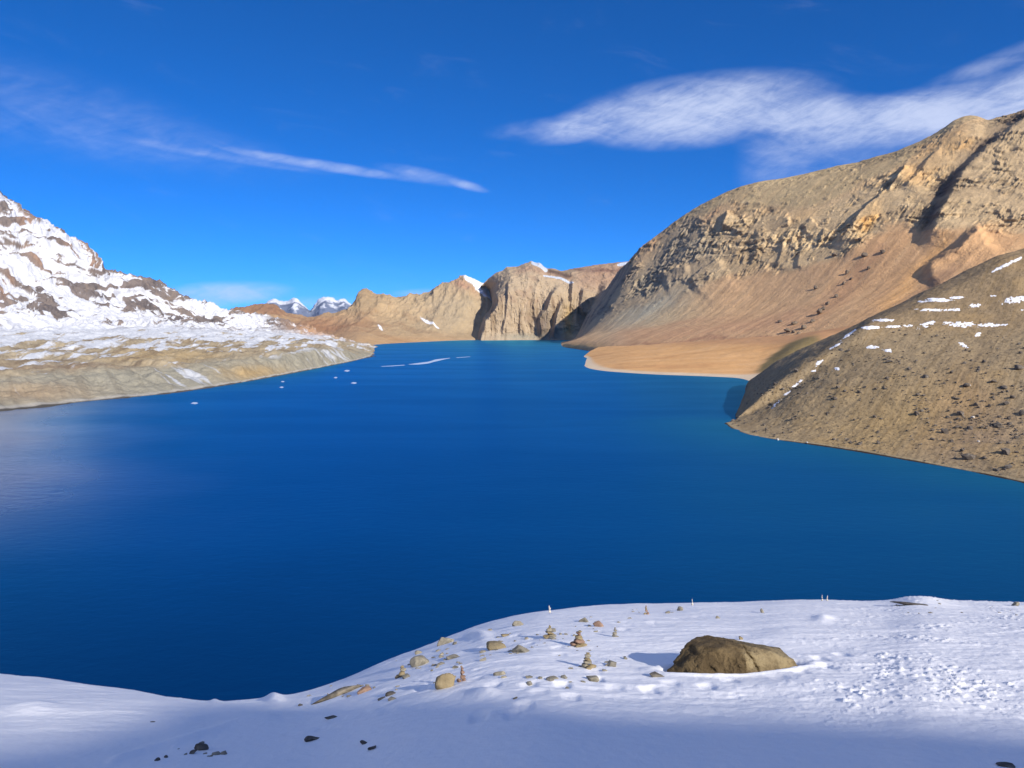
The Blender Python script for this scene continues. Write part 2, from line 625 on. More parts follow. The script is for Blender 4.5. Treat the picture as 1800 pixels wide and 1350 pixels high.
# ------------------------------------------------------------------ distant snow peaks
def build_peaks():
    sil = [(360, 560), (420, 552), (452, 543), (470, 532), (484, 526), (494, 530), (503, 531), (518, 523), (530, 532), (545, 546), (556, 534), (563, 525), (572, 523), (582, 524), (592, 529), (604, 526), (614, 534), (630, 541), (660, 548), (720, 553), (800, 556)]
    rows = [[(p, 590, 13000) for p, q in sil],
            [(p, (560 + q) / 2 + 3 * math.sin(p * .13), 13900) for p, q in sil],
            [(p, q, 15000) for p, q in sil],
            [(p, q + 60, 17000) for p, q in sil]]
    V = loft(rows, 380, 90, [0, 0.4, 0.75, 1])
    N = normals(V)
    r = ridged(V[..., 0] / 500, V[..., 1] / 500, V[..., 2] / 500, 6, 0.6)
    V = V + N * ((r - 0.5) * 80)[..., None]
    z = V[..., 2]
    n = fbm(V[..., 0] / 400, V[..., 1] / 400, z / 400, 5)
    snow = sst(z + n * 420 + (r - 0.5) * 260, 330, 400)
    C = np.broadcast_to(alb(104, 112, 132), V.shape)  # bluish rock tone stands in for distance haze and shade
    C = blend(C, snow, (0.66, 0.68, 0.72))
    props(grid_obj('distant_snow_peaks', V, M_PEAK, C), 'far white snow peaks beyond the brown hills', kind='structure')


build_peaks()

# ------------------------------------------------------------------ far tan hills with grey peak
def build_far_hills():
    sil = [(330, 566), (380, 551), (430, 538), (478, 536), (505, 552), (540, 557), (585, 551), (612, 540), (630, 520), (641, 510), (651, 513), (664, 519), (700, 520), (742, 516), (775, 500), (800, 490), (815, 484), (832, 492), (852, 500), (876, 520), (930, 545)]
    shore = [(330, 650, 3300), (560, 632, 3200), (625, 614, 3250), (680, 610, 3550), (740, 605.5, 3850), (800, 601, 4150), (835, 599, 4250), (930, 598.5, 4400)]
    foot = [(p, q - 10 - 8 * ((p - 330) / 600), D + 260) for p, q, D in shore]
    mid = [(330, 598, 3900), (480, 575, 3950), (560, 575, 4100), (640, 560, 4300), (720, 560, 4500), (790, 555, 4600), (840, 560, 4650), (930, 572, 4700)]
    top = [(p, q, 4500 + (p - 330) * 1.2) for p, q in sil]
    back = [(p, q + 45, 5600 + (p - 330) * 1.2) for p, q in sil]
    under = [(p, q + 14, D - 120) for p, q, D in shore]
    V = loft([under, shore, foot, mid, top, back], 620, 240, [0, 0.06, 0.24, 0.5, 0.8, 1])
    PX, PY = project(V)
    N = normals(V)
    wx, wy, wz = V[..., 0], V[..., 1], V[..., 2]
    gul = ridged(wx / 190, wy / 900, wz / 300, 5)
    h = np.clip(wz / 150, 0, 1)
    V = V + N * ((gul - 0.45) * 38 * h + (ridged(wx / 75, wy / 200, wz / 120, 4, 0.6) - 0.5) * 13 * h + fbm(wx / 45, wy / 45, wz / 45, 5, 0.6) * 9 * h)[..., None]
    n = fbm(wx / 220, wy / 220, wz / 120, 5)
    C = np.broadcast_to(alb(192, 166, 128), V.shape).copy()
    C = blend(C, sst(n, 0.05, 0.3) * 0.6, alb(160, 130, 98))
    C = blend(C, spot(PX, PY, 800, 545, 75, 48) * 0.9, alb(172, 155, 128))
    C = blend(C, spot(PX, PY, 640, 530, 30, 22) * 0.7, alb(160, 138, 108))
    C = blend(C, sst(PX, 560, 480) * sst(PY, 560, 548) * 0.8, alb(150, 112, 88))
    C = blend(C, spot(PX, PY, 560, 575, 90, 26) * 0.7, alb(160, 112, 82))
    C = blend(C, spot(PX, PY, 720, 600, 110, 10) * 0.6, alb(205, 160, 112))
    C = blend(C, spot(PX + n * 10, PY, 815, 500, 30, 9, 0.5) * 0.6, alb(185, 140, 115))
    C = blend(C, spot(PX, PY, 730, 606, 120, 2.5, -0.07) * 0.7, alb(214, 196, 170))
    e = n * 16
    for cx, cy, rx, ry, an in ((845, 502, 30, 7, 0.55), (828, 494, 16, 6, 0.6), (855, 517, 22, 4, 0.6), (754, 566, 18, 2.6, 0.55), (668, 574, 7, 2.2, 0.9), (440, 562, 40, 6, 0.3), (500, 572, 44, 6, 0.4), (420, 552, 30, 4, 0.2)):
        d = ((PX - cx) * math.cos(an) + (PY - cy) * math.sin(an)) / rx, ((PY - cy) * math.cos(an) - (PX - cx) * math.sin(an)) / ry
        C = blend(C, 1 - sst(d[0]**2 + d[1]**2 + n * 1.6 + (gul - .5), 0.6, 1.3), (0.82, 0.83, 0.85))
    props(grid_obj('far_hills', V, M_ROCK_F, C * np.where(C[..., 1:2] > 0.7, 1.0, 0.80)), 'tan hills with a small horn and a grey peak behind the lake', kind='structure')


build_far_hills()

# ------------------------------------------------------------------ far cliff mountain
def build_far_cliff():
    sil = [(846, 502), (853, 495), (858, 490), (866, 484), (874, 479), (884, 475), (891, 470), (903, 470), (916, 466), (927, 461.5), (934, 459), (940, 462), (948, 463), (955, 468), (962, 472), (974, 473), (985, 477), (1005, 473), (1040, 467), (1075, 463), (1110, 459), (1170, 455)]
    shore = [(832, 601, 4560), (846, 600.5, 4180), (870, 599, 4200), (920, 598, 4250), (960, 597.5, 4260), (1010, 597.5, 4270), (1170, 598, 4250)]
    low = [(838, 577, 4800), (852, 574, 4240), (872, 572, 4260), (920, 571, 4300), (960, 570, 4310), (1010, 572, 4330), (1170, 570, 4330)]
    mid = [(862, 532, 4900), (876, 528, 4330), (896, 527, 4340), (940, 525, 4390), (990, 528, 4400), (1040, 525, 4420), (1170, 525, 4450)]
    upp = [(858, 508, 4950), (880, 503, 4560), (898, 497, 4470), (935, 488, 4500), (990, 497, 4520), (1040, 490, 4550), (1170, 485, 4600)]
    top = [(p, q, 4850) for p, q in sil]
    back = [(p, q + 40, 5600) for p, q in sil]
    under = [(p, q + 16, D - 80) for p, q, D in shore]
    V = loft([under, shore, low, mid, upp, top, back], 700, 320, [0, .05, .25, .5, .68, .85, 1])
    PX, PY = project(V)
    N = normals(V)
    wx, wy, wz = V[..., 0], V[..., 1], V[..., 2]
    h = np.clip(wz / 60, 0, 1)
    wrp = fbm(wx / 160, wz / 160, 0.3, 3) * 40
    gul = ridged((wx + wrp) / 85, wz / 420, 0.2, 5)
    cliff = sst(wz, 300, 180) * 0.8 + 0.25
    push = (gul - 0.5) * 46 * cliff * h + fbm(wx / 40, wy / 40, wz / 40, 5, 0.6) * 15 * h + (ridged(wx / 130, wy / 130, wz / 110, 5, 0.6) - 0.5) * 24 * h
    for pts, wd, rc, A in ((((978, 505), (965, 525), (958, 545), (945, 560), (948, 596)), 10, 16, 75), (((986, 530), (975, 560), (968, 596)), 9, 16, 65),
                           (((1004, 495), (1002, 520), (1003, 548)), 7, 12, 50), (((1022, 510), (1018, 540), (1024, 556)), 8, 14, 60), (((893, 505), (890, 540), (882, 590)), 5, 12, 30),
                           (((1060, 500), (1050, 530), (1040, 560), (1028, 590)), 14, 24, 80), (((915, 545), (912, 590)), 5, 12, 26)):
        push = push + A * fault(PX + wrp * 0.05, PY, pts, wd, rc) * h
    V = V + (np.array([-0.08, -0.95, 0.1]) * push[..., None]) * 0.85 + N * 0.15 * push[..., None]
    n = fbm(wx / 120, wy / 120, wz / 120, 5)
    vst = fbm((wx + wrp) / 26, wz / 240, 1.7, 4)
    C = np.broadcast_to(alb(208, 180, 144), V.shape).copy()
    C = blend(C, sst(vst, 0.0, 0.4) * sst(PY, 505, 540) * 0.75, alb(150, 122, 92))
    C = blend(C, sst(n, 0.08, 0.35) * 0.45, alb(176, 140, 112))
    C = blend(C, sst(PX, 990, 1030) * sst(PY, 530, 490) * 0.75, alb(190, 150, 120))
    C = blend(C, streak(PX, PY, ((905, 478), (935, 470), (960, 480), (1005, 490)), 7) * 0.5, alb(180, 135, 108))
    C = blend(C, streak(PX, PY, ((1000, 470), (1040, 475), (1100, 474)), 4) * sst(n, -.2, .1) * 0.7, alb(120, 82, 72))
    C = blend(C, streak(PX, PY, ((962, 475), (985, 481), (1005, 487)), 4.5) * 0.85, alb(96, 72, 62))
    C = blend(C, spot(PX, PY, 1000, 570, 9, 30) * 0.8, alb(205, 165, 95))
    C = blend(C, spot(PX, PY, 920, 592, 50, 6) * 0.7, alb(168, 160, 138))
    C = blend(C, spot(PX, PY, 958, 572, 12, 30) * 0.6, alb(92, 80, 78))  # shade of the left-facing fissure put into the colour
    C = blend(C, spot(PX, PY, 1024, 545, 10, 26) * 0.5, alb(110, 95, 88))  # shade of this groove put into the colour as well
    for pts, w in ((((934, 460), (948, 466), (962, 477)), 4.2), (((955, 484), (985, 489), (1008, 500)), 2.2), (((1085, 466), (1112, 461)), 2.5)):
        C = blend(C, sst(streak(PX, PY, pts, w) + n * 0.25, 0.35, 0.55), (0.84, 0.85, 0.87))
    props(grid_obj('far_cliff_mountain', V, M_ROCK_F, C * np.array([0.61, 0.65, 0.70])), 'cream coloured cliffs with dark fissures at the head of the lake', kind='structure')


build_far_cliff()

# ------------------------------------------------------------------ right-hand mountain
RIGHT = {}


def build_right():
    sil = [(1100, 472, 4300), (1108, 461, 3800), (1124, 444, 3620), (1140, 430, 3540), (1165, 410, 3460), (1190, 390, 3400), (1220, 371, 3320), (1250, 354, 3250), (1280, 340, 3190), (1310, 329, 3140), (1340, 322, 3080), (1370, 318, 3040), (1400, 313, 3010),
           (1440, 304, 2970), (1480, 295, 2930), (1510, 290, 2900), (1540, 281, 2870), (1570, 274, 2850), (1600, 262, 2820), (1630, 249, 2790), (1660, 231, 2760), (1682, 216, 2740), (1700, 210, 2730), (1718, 211, 2720), (1738, 218, 2705), (1765, 212, 2680), (1790, 204, 2650), (1830, 190, 2610), (1900, 170, 2550)]
    under = [(968, 640, 3700), (990, 641, 3260), (1080, 650, 2480), (1240, 640, 2130), (1430, 622, 1900), (1560, 600, 1780), (1900, 570, 1600)]
    foot = [(976, 606, 3900), (987, 609.5, 3330), (1015, 611, 3000), (1080, 607, 2640), (1240, 601, 2280), (1430, 586, 2010), (1560, 568, 1860), (1700, 555, 1760), (1900, 538, 1660)]
    r1 = [(1008, 596, 4000), (1028, 588, 3310), (1060, 580, 3080), (1180, 562, 2740), (1330, 540, 2500), (1480, 512, 2280), (1640, 490, 2080), (1900, 465, 1860)]
    r2 = [(1036, 545, 4050), (1072, 536, 3350), (1120, 515, 3190), (1230, 478, 2940), (1350, 455, 2740), (1480, 425, 2540), (1640, 402, 2320), (1900, 365, 2120)]
    r3 = [(1068, 505, 4100), (1096, 488, 3430), (1150, 460, 3290), (1240, 415, 3080), (1350, 390, 2890), (1480, 362, 2710), (1640, 325, 2520), (1900, 280, 2330)]
    sil = [(p, q, (4200 if p < 1105 else 3620 - (p - 1108) * 1.0) - 60 * (p > 1120)) for p, q, D in sil]
    back = [(p + 10, q + 130, D + 900) for p, q, D in sil]
    V = loft([under, foot, r1, r2, r3, sil, back], 860, 490, [0, .06, .28, .50, .68, .88, 1])
    PX, PY = project(V)
    N = normals(V)
    wx, wy, wz = V[..., 0], V[..., 1], V[..., 2]
    h = np.clip(wz / 60, 0, 1)
    wn = fbm(wx / 210, wy / 210, wz / 210, 4)
    QX, QY = PX + wn * 26, PY + fbm(wx / 150 + 9, wy / 150, wz / 150, 4) * 22
    # rock band: top and bottom of the cliffs across the face
    bx = [960, 1100, 1180, 1260, 1340, 1420, 1480, 1560, 1620, 1680, 1740, 1800, 1900]
    b_lo = np.interp(QX, bx, [600, 545, 520, 500, 478, 472, 450, 405, 408, 420, 400, 395, 390])
    b_hi = np.interp(QX, bx, [500, 440, 405, 370, 372, 368, 350, 310, 270, 230, 205, 195, 180])
    rock = sst(QY, b_lo + 6, b_lo - 14) * (0.25 + 0.75 * sst(QY, b_hi - 20, b_hi + 12))
    buttress = sst(QX, 1690, 1740) * sst(QY, 420, 400)
    rock = np.maximum(rock, buttress)
    hang = wx * 0.55 - wy * 0.835          # runs across the slope
    w1 = fbm(wx / 95 + 3, wy / 95, wz / 95, 3); w2 = fbm(wx / 95, wy / 95 + 7, wz / 95, 3)
    gul = ridged(hang / 150 + w1 * 0.8, wz / 260 + w2 * 0.8, 0.5, 6, 0.55)
    gul2 = ridged(wx / 60 + w2, wy / 60, wz / 75 + w1, 5, 0.6)
    patchy = sst(fbm(wx / 130 + 11, wy / 130, wz / 110, 4), -0.22, 0.25)
    strata_c = (wz + 0.16 * wx + 60 * w1 + 30 * wn) / 34
    strata = np.abs((strata_c % 1) - 0.5) * 2
    rough = fbm(wx / 30, wy / 30, wz / 30, 5, 0.6)
    push = h * rock * (0.12 + 0.80 * patchy) * ((gul - 0.5) * 28 + (gul2 - 0.5) * 11 + (sst(strata, 0.35, 0.65) - 0.5) * 8 * patchy + (ridged(hang / 22 + w2 * 0.6, wz / 120, 8.1, 3, 0.6) - 0.5) * 10 + rough * 8)
    push = push + h * (1 - rock) * (fbm(hang / 60, wz / 600, 2.2, 3) * 6 + rough * 2.0)
    tops = sst(fbm(wx / 48 + 5, wy / 48, wz / 40, 5, 0.62), 0.16, 0.34) * sst(QY, b_lo + 4, b_lo - 20) * (1 - buttress * 0.4)
    push = push + tops * (3 + 8 * rough) * h
    rim = np.exp(-((PY - np.interp(PX, [q[0] for q in sil], [q[1] for q in sil])) / 7.0)**2)
    push = push + rim * (ridged(wx / 40, wy / 40, wz / 40, 4) - 0.4) * 12
    dirv = np.array([-0.40, -0.88, 0.18])
    fl = [(((1815, 196), (1775, 226), (1725, 262), (1690, 300), (1662, 345), (1640, 385), (1625, 415)), 20, 120, 58),
          (((1585, 296), (1560, 335), (1535, 355), (1500, 390), (1466, 420)), 9, 36, 42),
          (((1710, 405), (1680, 435), (1650, 455), (1625, 472)), 18, 50, 45),
          (((1385, 395), (1380, 378)), 8, 18, 14),
          (((1425, 383), (1410, 398)), 8, 18, 16),
          (((1262, 455), (1235, 475), (1215, 492)), 8, 26, 24),
          (((1210, 466), (1185, 470), (1160, 480)), 8, 20, 22),
          (((1282, 372), (1272, 398)), 8, 20, 30), (((1450, 402), (1440, 425)), 7, 16, 12), (((1330, 405), (1320, 440), (1322, 462)), 7, 18, 12), (((1372, 420), (1366, 470)), 7, 18, 10), (((1408, 425), (1402, 470)), 7, 18, 10),
          (((1650, 262), (1625, 290), (1590, 330)), 8, 20, 20)]
    for pts, wd, rc, A in fl:
        push = push + A * fault(PX + wn * 14, PY + rough * 8, pts, wd, rc) * h
    V = V + dirv * push[..., None]
    n = fbm(wx / 300, wy / 300, wz / 200, 5)
    fine = fbm(hang / 14, wz / 110, 0.7, 4)
    spk = fbm(wx / 14, wy / 14, wz / 14, 4)
    scree = np.broadcast_to(alb(172, 140, 108), V.shape).copy()
    scree = blend(scree, sst(PX, 1300, 1150) * sst(PY, 600, 560) * 0.85, alb(158, 142, 116))
    scree = blend(scree, spot(QX, QY, 1150, 530, 95, 26, -0.6) * 0.85, alb(150, 146, 132))
    scree = blend(scree, sst(PX, 1400, 1560) * 0.55, alb(178, 138, 100))
    scree = blend(scree, streak(QX, QY, ((1080, 590), (1250, 580), (1420, 560)), 16) * 0.6, alb(158, 120, 96))
    scree = blend(scree, streak(QX, QY, ((1075, 606), (1240, 598), (1400, 590)), 3.5) * 0.6, alb(132, 94, 78))
    scree = blend(scree, streak(QX, QY, ((1660, 420), (1600, 500), (1540, 550)), 12) * 0.6, alb(196, 150, 98))
    scree = blend(scree, streak(QX, QY, ((1545, 440), (1500, 500), (1430, 560)), 16) * 0.55, alb(155, 118, 92))
    scree = blend(scree, streak(QX, QY, ((1690, 480), (1640, 510), (1560, 560)), 14) * 0.7, alb(122, 98, 82))
    scree = blend(scree, sst(QY, b_hi + 6, b_hi - 16) * 0.9, alb(146, 131, 103))
    scree = blend(scree, sst(fine, 0.02, 0.35) * 0.34, alb(140, 112, 86))
    scree = blend(scree, sst(fine, -0.02, -0.35) * 0.3, alb(190, 160, 124))
    scree = blend(scree, spot(PX, PY, 1010, 608, 40, 4) * 0.8, alb(196, 160, 110))
    rk = np.broadcast_to(alb(170, 148, 116), V.shape).copy()
    rk = blend(rk, sst(n, 0.0, 0.3) * 0.6, alb(118, 102, 84))
    lay = fbm(wx / 400, wy / 400, (wz + 0.16 * wx + 40 * w1) / 9.0, 3)
    rk = blend(rk, sst(lay, 0.05, 0.3) * 0.55, alb(196, 174, 140))
    rk = blend(rk, sst(lay, -0.08, -0.3) * 0.55, alb(112, 96, 80))
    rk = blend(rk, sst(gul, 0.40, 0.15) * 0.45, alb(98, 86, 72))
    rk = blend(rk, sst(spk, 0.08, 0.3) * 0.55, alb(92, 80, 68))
    rk = blend(rk, sst(fbm(hang / 9, wz / 60, 4.4, 4), 0.1, 0.3) * sst(QY, b_lo - 60, b_lo - 20) * 0.6, alb(96, 84, 72))
    rk = blend(rk, sst(QX, 1300, 1200) * 0.65, alb(122, 118, 110))
    rk = blend(rk, spot(QX, QY, 1190, 470, 60, 22) * 0.7, alb(92, 90, 90))
    rk = blend(rk, spot(QX, QY, 1150, 420, 60, 18, -0.8) * 0.6, alb(150, 112, 84))
    rk = blend(rk, spot(QX, QY, 1270, 365, 40, 14, -0.5) * 0.7, alb(160, 118, 88))
    rk = blend(rk, streak(QX, QY, ((1700, 230), (1650, 270), (1590, 320)), 26) * 0.85, alb(188, 148, 98))
    rk = blend(rk, spot(QX, QY, 1530, 385, 32, 11, -0.85) * 0.95, alb(206, 160, 96))
    rk = blend(rk, spot(QX, QY, 1410, 375, 26, 9) * 0.6, alb(190, 150, 95))
    rk = blend(rk, buttress * 0.6, alb(146, 128, 104))
    rk = blend(rk, buttress * sst(strata + spk * .8, 0.5, 1.1) * 0.5, alb(166, 146, 118))
    rk = blend(rk, spot(QX, QY, 1760, 420, 70, 20, -0.1) * 0.9, alb(196, 154, 110))
    rk = blend(rk, streak(PX + wn * 10, PY, ((1815, 190), (1770, 222), (1720, 262), (1684, 302), (1655, 345), (1630, 390), (1622, 412)), 14) * 0.9, alb(72, 62, 62))  # dark rock of the gully wall, its shade deepened in the colour
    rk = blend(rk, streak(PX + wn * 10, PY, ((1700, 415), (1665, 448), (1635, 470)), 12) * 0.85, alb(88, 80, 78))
    rk = blend(rk, streak(PX + wn * 10, PY, ((1100, 470), (1080, 500), (1050, 535), (1020, 580)), 15) * 0.6, alb(90, 84, 86))  # shade of the left flank put into the rock colour
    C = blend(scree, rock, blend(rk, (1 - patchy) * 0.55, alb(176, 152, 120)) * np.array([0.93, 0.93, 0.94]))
    C = blend(C, tops * sst(spk, -0.2, 0.3) * 0.5, alb(92, 82, 70))
    C = blend(C, rim * sst(n + spk, -0.1, 0.4) * 0.6, alb(88, 78, 66))
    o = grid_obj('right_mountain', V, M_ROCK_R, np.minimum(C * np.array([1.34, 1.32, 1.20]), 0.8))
    props(o, 'tan scree mountain with rocky cliff bands right of the lake', kind='structure')
    RIGHT['V'] = V
    RIGHT['N'] = normals(V)
    RIGHT['P'] = project(V)


build_right()

# ------------------------------------------------------------------ alluvial fan
def build_fan():
    sh = [(1018, 636), (1030, 645), (1055, 651), (1100, 655), (1160, 658.5), (1230, 661), (1310, 664.5), (1400, 668)]
    shore = []
    for p, q in sh:
        x, D = on_lake(p, q)
        shore.append((p, q, float(D)))
    under = [(p - 3, q + 8, D - 90) for p, q, D in shore]
    inn = [(1022, 632.5, 2260), (1040, 630, 2250), (1100, 634, 1960), (1230, 640, 1790), (1400, 645, 1700)]
    midr = [(1030, 623, 2480), (1100, 617, 2330), (1230, 616, 2080), (1330, 612, 1960), (1450, 605, 1860)]
    top = [(1055, 609, 2750), (1110, 605, 2640), (1240, 598, 2320), (1430, 582, 2060), (1560, 560, 1900)]
    back = [(1065, 603, 3100), (1110, 600, 3000), (1240, 592, 2600), (1430, 575, 2250), (1560, 555, 2000)]
    V = loft([under, shore, inn, midr, top, back], 420, 200, [0, .1, .3, .6, .9, 1])
    PX, PY = project(V)
    wx, wy, wz = V[..., 0], V[..., 1], V[..., 2]
    V = V.copy()
    V[..., 2] += np.clip(wz / 8, 0, 1) * (fbm(wx / 90, wy / 90, 0, 4) * 3.0 + fbm(wx / 20, wy / 20, 0, 4) * 0.8) + 22 * spot(PX, PY, 1400, 628, 55, 20, -0.5)
    n = fbm(wx / 160, wy / 60, 0.4, 5)
    C = np.broadcast_to(alb(206, 160, 108), V.shape).copy()
    C = blend(C, sst(n, 0.0, 0.35) * 0.6, alb(188, 140, 94))
    C = blend(C, sst(n, -0.05, -0.35) * 0.4, alb(218, 176, 128))
    C = blend(C, sst(PY, 612, 600) * 0.6, alb(172, 130, 98))
    C = blend(C, sst(spot(PX + n * 14, PY, 1385, 632, 72, 22, -0.5), 0.3, 0.6), alb(128, 112, 76))
    C = blend(C, sst(wz, 3.2, 1.2), alb(206, 186, 158))
    props(grid_obj('alluvial_fan', V, M_FAN, C * 0.9), 'flat orange gravel fan reaching into the lake below the right mountain', kind='structure')


build_fan()

# ------------------------------------------------------------------ left snowy mountain and moraine bench
def build_left():
    sh = [(-260, 762), (-120, 741), (0, 723), (80, 715), (150, 706.5), (230, 699), (300, 691.5), (380, 680), (450, 668), (520, 655), (580, 643), (620, 635), (643, 629.5), (665, 626)]
    shore = []
    for p, q in sh:
        x, D = on_lake(p, q)
        shore.append((p, q, float(D)))
    under = [(p + 6, q + 16, D - 60) for p, q, D in shore]
    bank = [(-260, 690, 945), (-120, 676, 1025), (0, 664, 1125), (150, 653, 1240), (300, 645, 1390), (450, 628, 1620), (560, 614, 1960), (625, 618, 2350), (665, 622, 2700)]
    bench = [(-260, 636, 1250), (-120, 630, 1330), (0, 622, 1440), (150, 618, 1560), (300, 612, 1740), (450, 603, 2050), (560, 600, 2300), (620, 609, 2600), (665, 618, 2900)]
    toe = [(-260, 590, 1650), (-120, 586, 1720), (0, 582, 1800), (150, 580, 1950), (300, 578, 2150), (420, 583, 2350), (520, 588, 2550), (580, 596, 2700), (665, 614, 3100)]
    mid = [(-260, 470, 2000), (-120, 485, 2060), (0, 492, 2150), (130, 510, 2300), (250, 538, 2480), (360, 562, 2600), (450, 570, 2700), (540, 580, 2800), (665, 610, 3250)]
    sil = [(-260, 200, 2450), (-120, 268, 2480), (-60, 304, 2500), (0, 343, 2540), (20, 354, 2550), (42, 374, 2560), (65, 388, 2570), (90, 405, 2580), (115, 420, 2595), (135, 432, 2600), (160, 450, 2610), (182, 468, 2620), (205, 476, 2640), (240, 485, 2660), (268, 494, 2690), (295, 503, 2700), (318, 517, 2720), (345, 528, 2740), (375, 535, 2760), (400, 549, 2790), (440, 556, 2830), (480, 560, 2880), (520, 567, 2920), (560, 584, 2990), (600, 600, 3100), (665, 609, 3350)]
    back = [(p, q + 60, D + 700) for p, q, D in sil]
    V = loft([under, shore, bank, bench, toe, mid, sil, back], 840, 470, [0, .05, .2, .34, .48, .68, .9, 1])
    PX, PY = project(V)
    N = normals(V)
    wx, wy, wz = V[..., 0], V[..., 1], V[..., 2]
    h = np.clip((wz + 4) / 18, 0, 1)
    wn = fbm(wx / 200, wy / 200, wz / 200, 4)
    toe_y = np.interp(PX, [-260, 0, 300, 420, 520, 600, 665], [590, 582, 579, 584, 588, 600, 614])
    mtn = sst(PY, toe_y + 4, toe_y - 14)
    bank_y = np.interp(PX, [-260, 0, 150, 300, 450, 560, 625, 665], [690, 662, 652, 643, 627, 611, 616, 622])
    bank_y = bank_y + 10 * fbm(wx / 90, wy / 90, 0.4, 4)
    bank_m = sst(PY, bank_y - 7, bank_y + 7)
    # the ribs of the mountain run down to the right across the face
    diag = wx * 0.50 + wz * 1.05 - wy * 0.12 + wn * 60
    along = wx * 0.8 - wz * 0.5
    rib = ridged(diag / 125, along / 650, 0.4, 4, 0.5)
    rib2 = ridged(diag / 44, along / 190, 2.4, 4, 0.55)
    stk = fbm(diag / 15, along / 170, 5.1, 5, 0.6)
    rough = fbm(wx / 34, wy / 34, wz / 34, 5)
    crest = np.exp(-((PY - np.interp(PX, [s[0] for s in sil], [s[1] for s in sil])) / 20.0)**2)
    push = h * mtn * ((rib - 0.5) * 46 + (rib2 - 0.5) * 26 + rough * 18 + stk * 12)
    push += h * mtn * crest * ridged(wx / 26, wz / 60, wy / 60, 4) * 9
    hang = wx * 0.8 + wy * 0.6
    push += h * (1 - mtn) * (fbm(wx / 70, wy / 110, 0, 5, 0.6) * 20 * (1 - bank_m) + rough * 3 + bank_m * ((ridged(hang / 70 + wn, wz / 90, 0.1, 5) - 0.5) * 9 + rough * 6))
    V = V + (N * 0.75 + np.array([0, -0.2, 0.25])) * push[..., None]
    n = fbm(wx / 130, wy / 130, wz / 130, 5)
    spk = fbm(wx / 17, wy / 17, wz / 17, 4)
    # rock of the mountain
    rk = np.broadcast_to(alb(116, 106, 100), V.shape).copy()
    rk = blend(rk, sst(n, 0.0, 0.3) * 0.7, alb(88, 82, 82))
    rk = blend(rk, sst(spk, 0.05, 0.35) * 0.5, alb(134, 118, 104))
    for cx, cy, rx, ry in ((10, 495, 14, 22), (130, 436, 26, 12), (45, 388, 22, 10), (70, 450, 30, 10), (160, 462, 20, 10)):
        rk = blend(rk, spot(PX + wn * 12, PY, cx, cy, rx, ry, 0.6) * 0.45, alb(176, 134, 100))
    # where rock breaks through the snow
    score = (rib - 0.42) * 0.22 + (rib2 - 0.42) * 0.25 + stk * 1.5 + fbm(diag / 6, along / 70, 1.3, 3) * 0.8 + rough * 0.2 + n * 0.1 - 0.03
    for pts, w, a in ((((0, 395), (25, 425), (48, 440)), 9, .40), (((48, 448), (110, 480), (165, 512), (235, 545)), 11, .50), (((80, 465), (130, 492), (180, 520)), 10, .30), (((70, 392), (110, 420), (165, 455)), 7, .22),
                      (((170, 462), (220, 478), (270, 496), (315, 518)), 11, .50), (((215, 500), (260, 510), (310, 522)), 8, .35), (((240, 528), (280, 545), (300, 560)), 10, .45), (((0, 490), (30, 510), (55, 530)), 13, .42), (((70, 510), (90, 535), (108, 552)), 9, .45),
                      (((120, 425), (150, 440)), 7, .3), (((130, 562), (145, 572)), 6, .3), (((310, 555), (360, 565), (420, 575)), 8, .32)):
        score = score + a * streak(PX + wn * 16, PY + rough * 12, pts, w * 0.75) * (0.55 + 1.5 * stk)
    for pts, w, a in ((((0, 450), (70, 480), (140, 525), (230, 560), (290, 572)), 13, .55), (((0, 560), (90, 565), (180, 572)), 17, .6), (((60, 425), (130, 460), (210, 500), (300, 540)), 9, .30), (((20, 370), (80, 410)), 7, .2), (((330, 535), (390, 555), (430, 572)), 9, .35), (((60, 395), (110, 425), (165, 460)), 13, .30), (((0, 400), (60, 430)), 8, .2)):
        score = score - a * streak(PX + wn * 12, PY + rough * 8, pts, w)
    bare = sst(score + 0.10 * spk, 0.0, 0.09)
    bare = np.maximum(bare, sst(PX, 440, 520) * sst(n + spk * .5, -0.12, 0.12))
    Cm = blend(np.broadcast_to(np.array([0.60, 0.61, 0.635]), V.shape) * (1 + 0.16 * stk + 0.12 * spk)[..., None], bare, rk)
    Cm = blend(Cm, sst(PX, 470, 560) * sst(n, -0.25, 0.1) * 0.8, alb(168, 132, 100))
    # bench: gravel and grass with wind-blown snow
    g = np.broadcast_to(alb(190, 172, 140), V.shape).copy()
    g = blend(g, sst(n, 0.0, 0.3) * 0.6, alb(166, 146, 114))
    g = blend(g, sst(spk, 0.0, 0.35) * 0.5, alb(130, 112, 88))
    g = blend(g, spot(PX + wn * 30, PY, 300, 625, 110, 16) * 0.6, alb(200, 168, 114))
    g = blend(g, spot(PX + wn * 30, PY, 470, 640, 70, 14) * 0.6, alb(200, 168, 116))
    g = blend(g, spot(PX + wn * 30, PY, 110, 645, 130, 9) * 0.6, alb(150, 124, 100))
    bd = fbm(wx / 22, wy / 110, 7.2, 5, 0.62)
    g = blend(g, sst(bd, 0.04, 0.28) * 0.65, alb(136, 116, 92))
    g = blend(g, sst(bd, -0.06, -0.3) * 0.5, alb(206, 186, 150))
    sn = fbm(wx / 42, wy / 200, 0.2, 5, 0.6) + 0.25 * fbm(wx / 14, wy / 60, 3.2, 4)
    lvl = np.interp(PY, [575, 590, 602, 620, 645, 660], [0.55, 0.30, 0.10, -0.04, -0.16, -0.35]) + np.interp(PX, [0, 300, 450, 560, 640], [0.06, 0.0, 0.06, 0.02, -0.1])
    lvl = lvl - 0.25 * spot(PX, PY, 330, 628, 130, 12)
    g = blend(g, sst(sn + lvl, 0.02, 0.16) * 0.92, (0.85, 0.86, 0.87))
    # cut bank over the water
    bk = np.broadcast_to(alb(172, 164, 142), V.shape).copy()
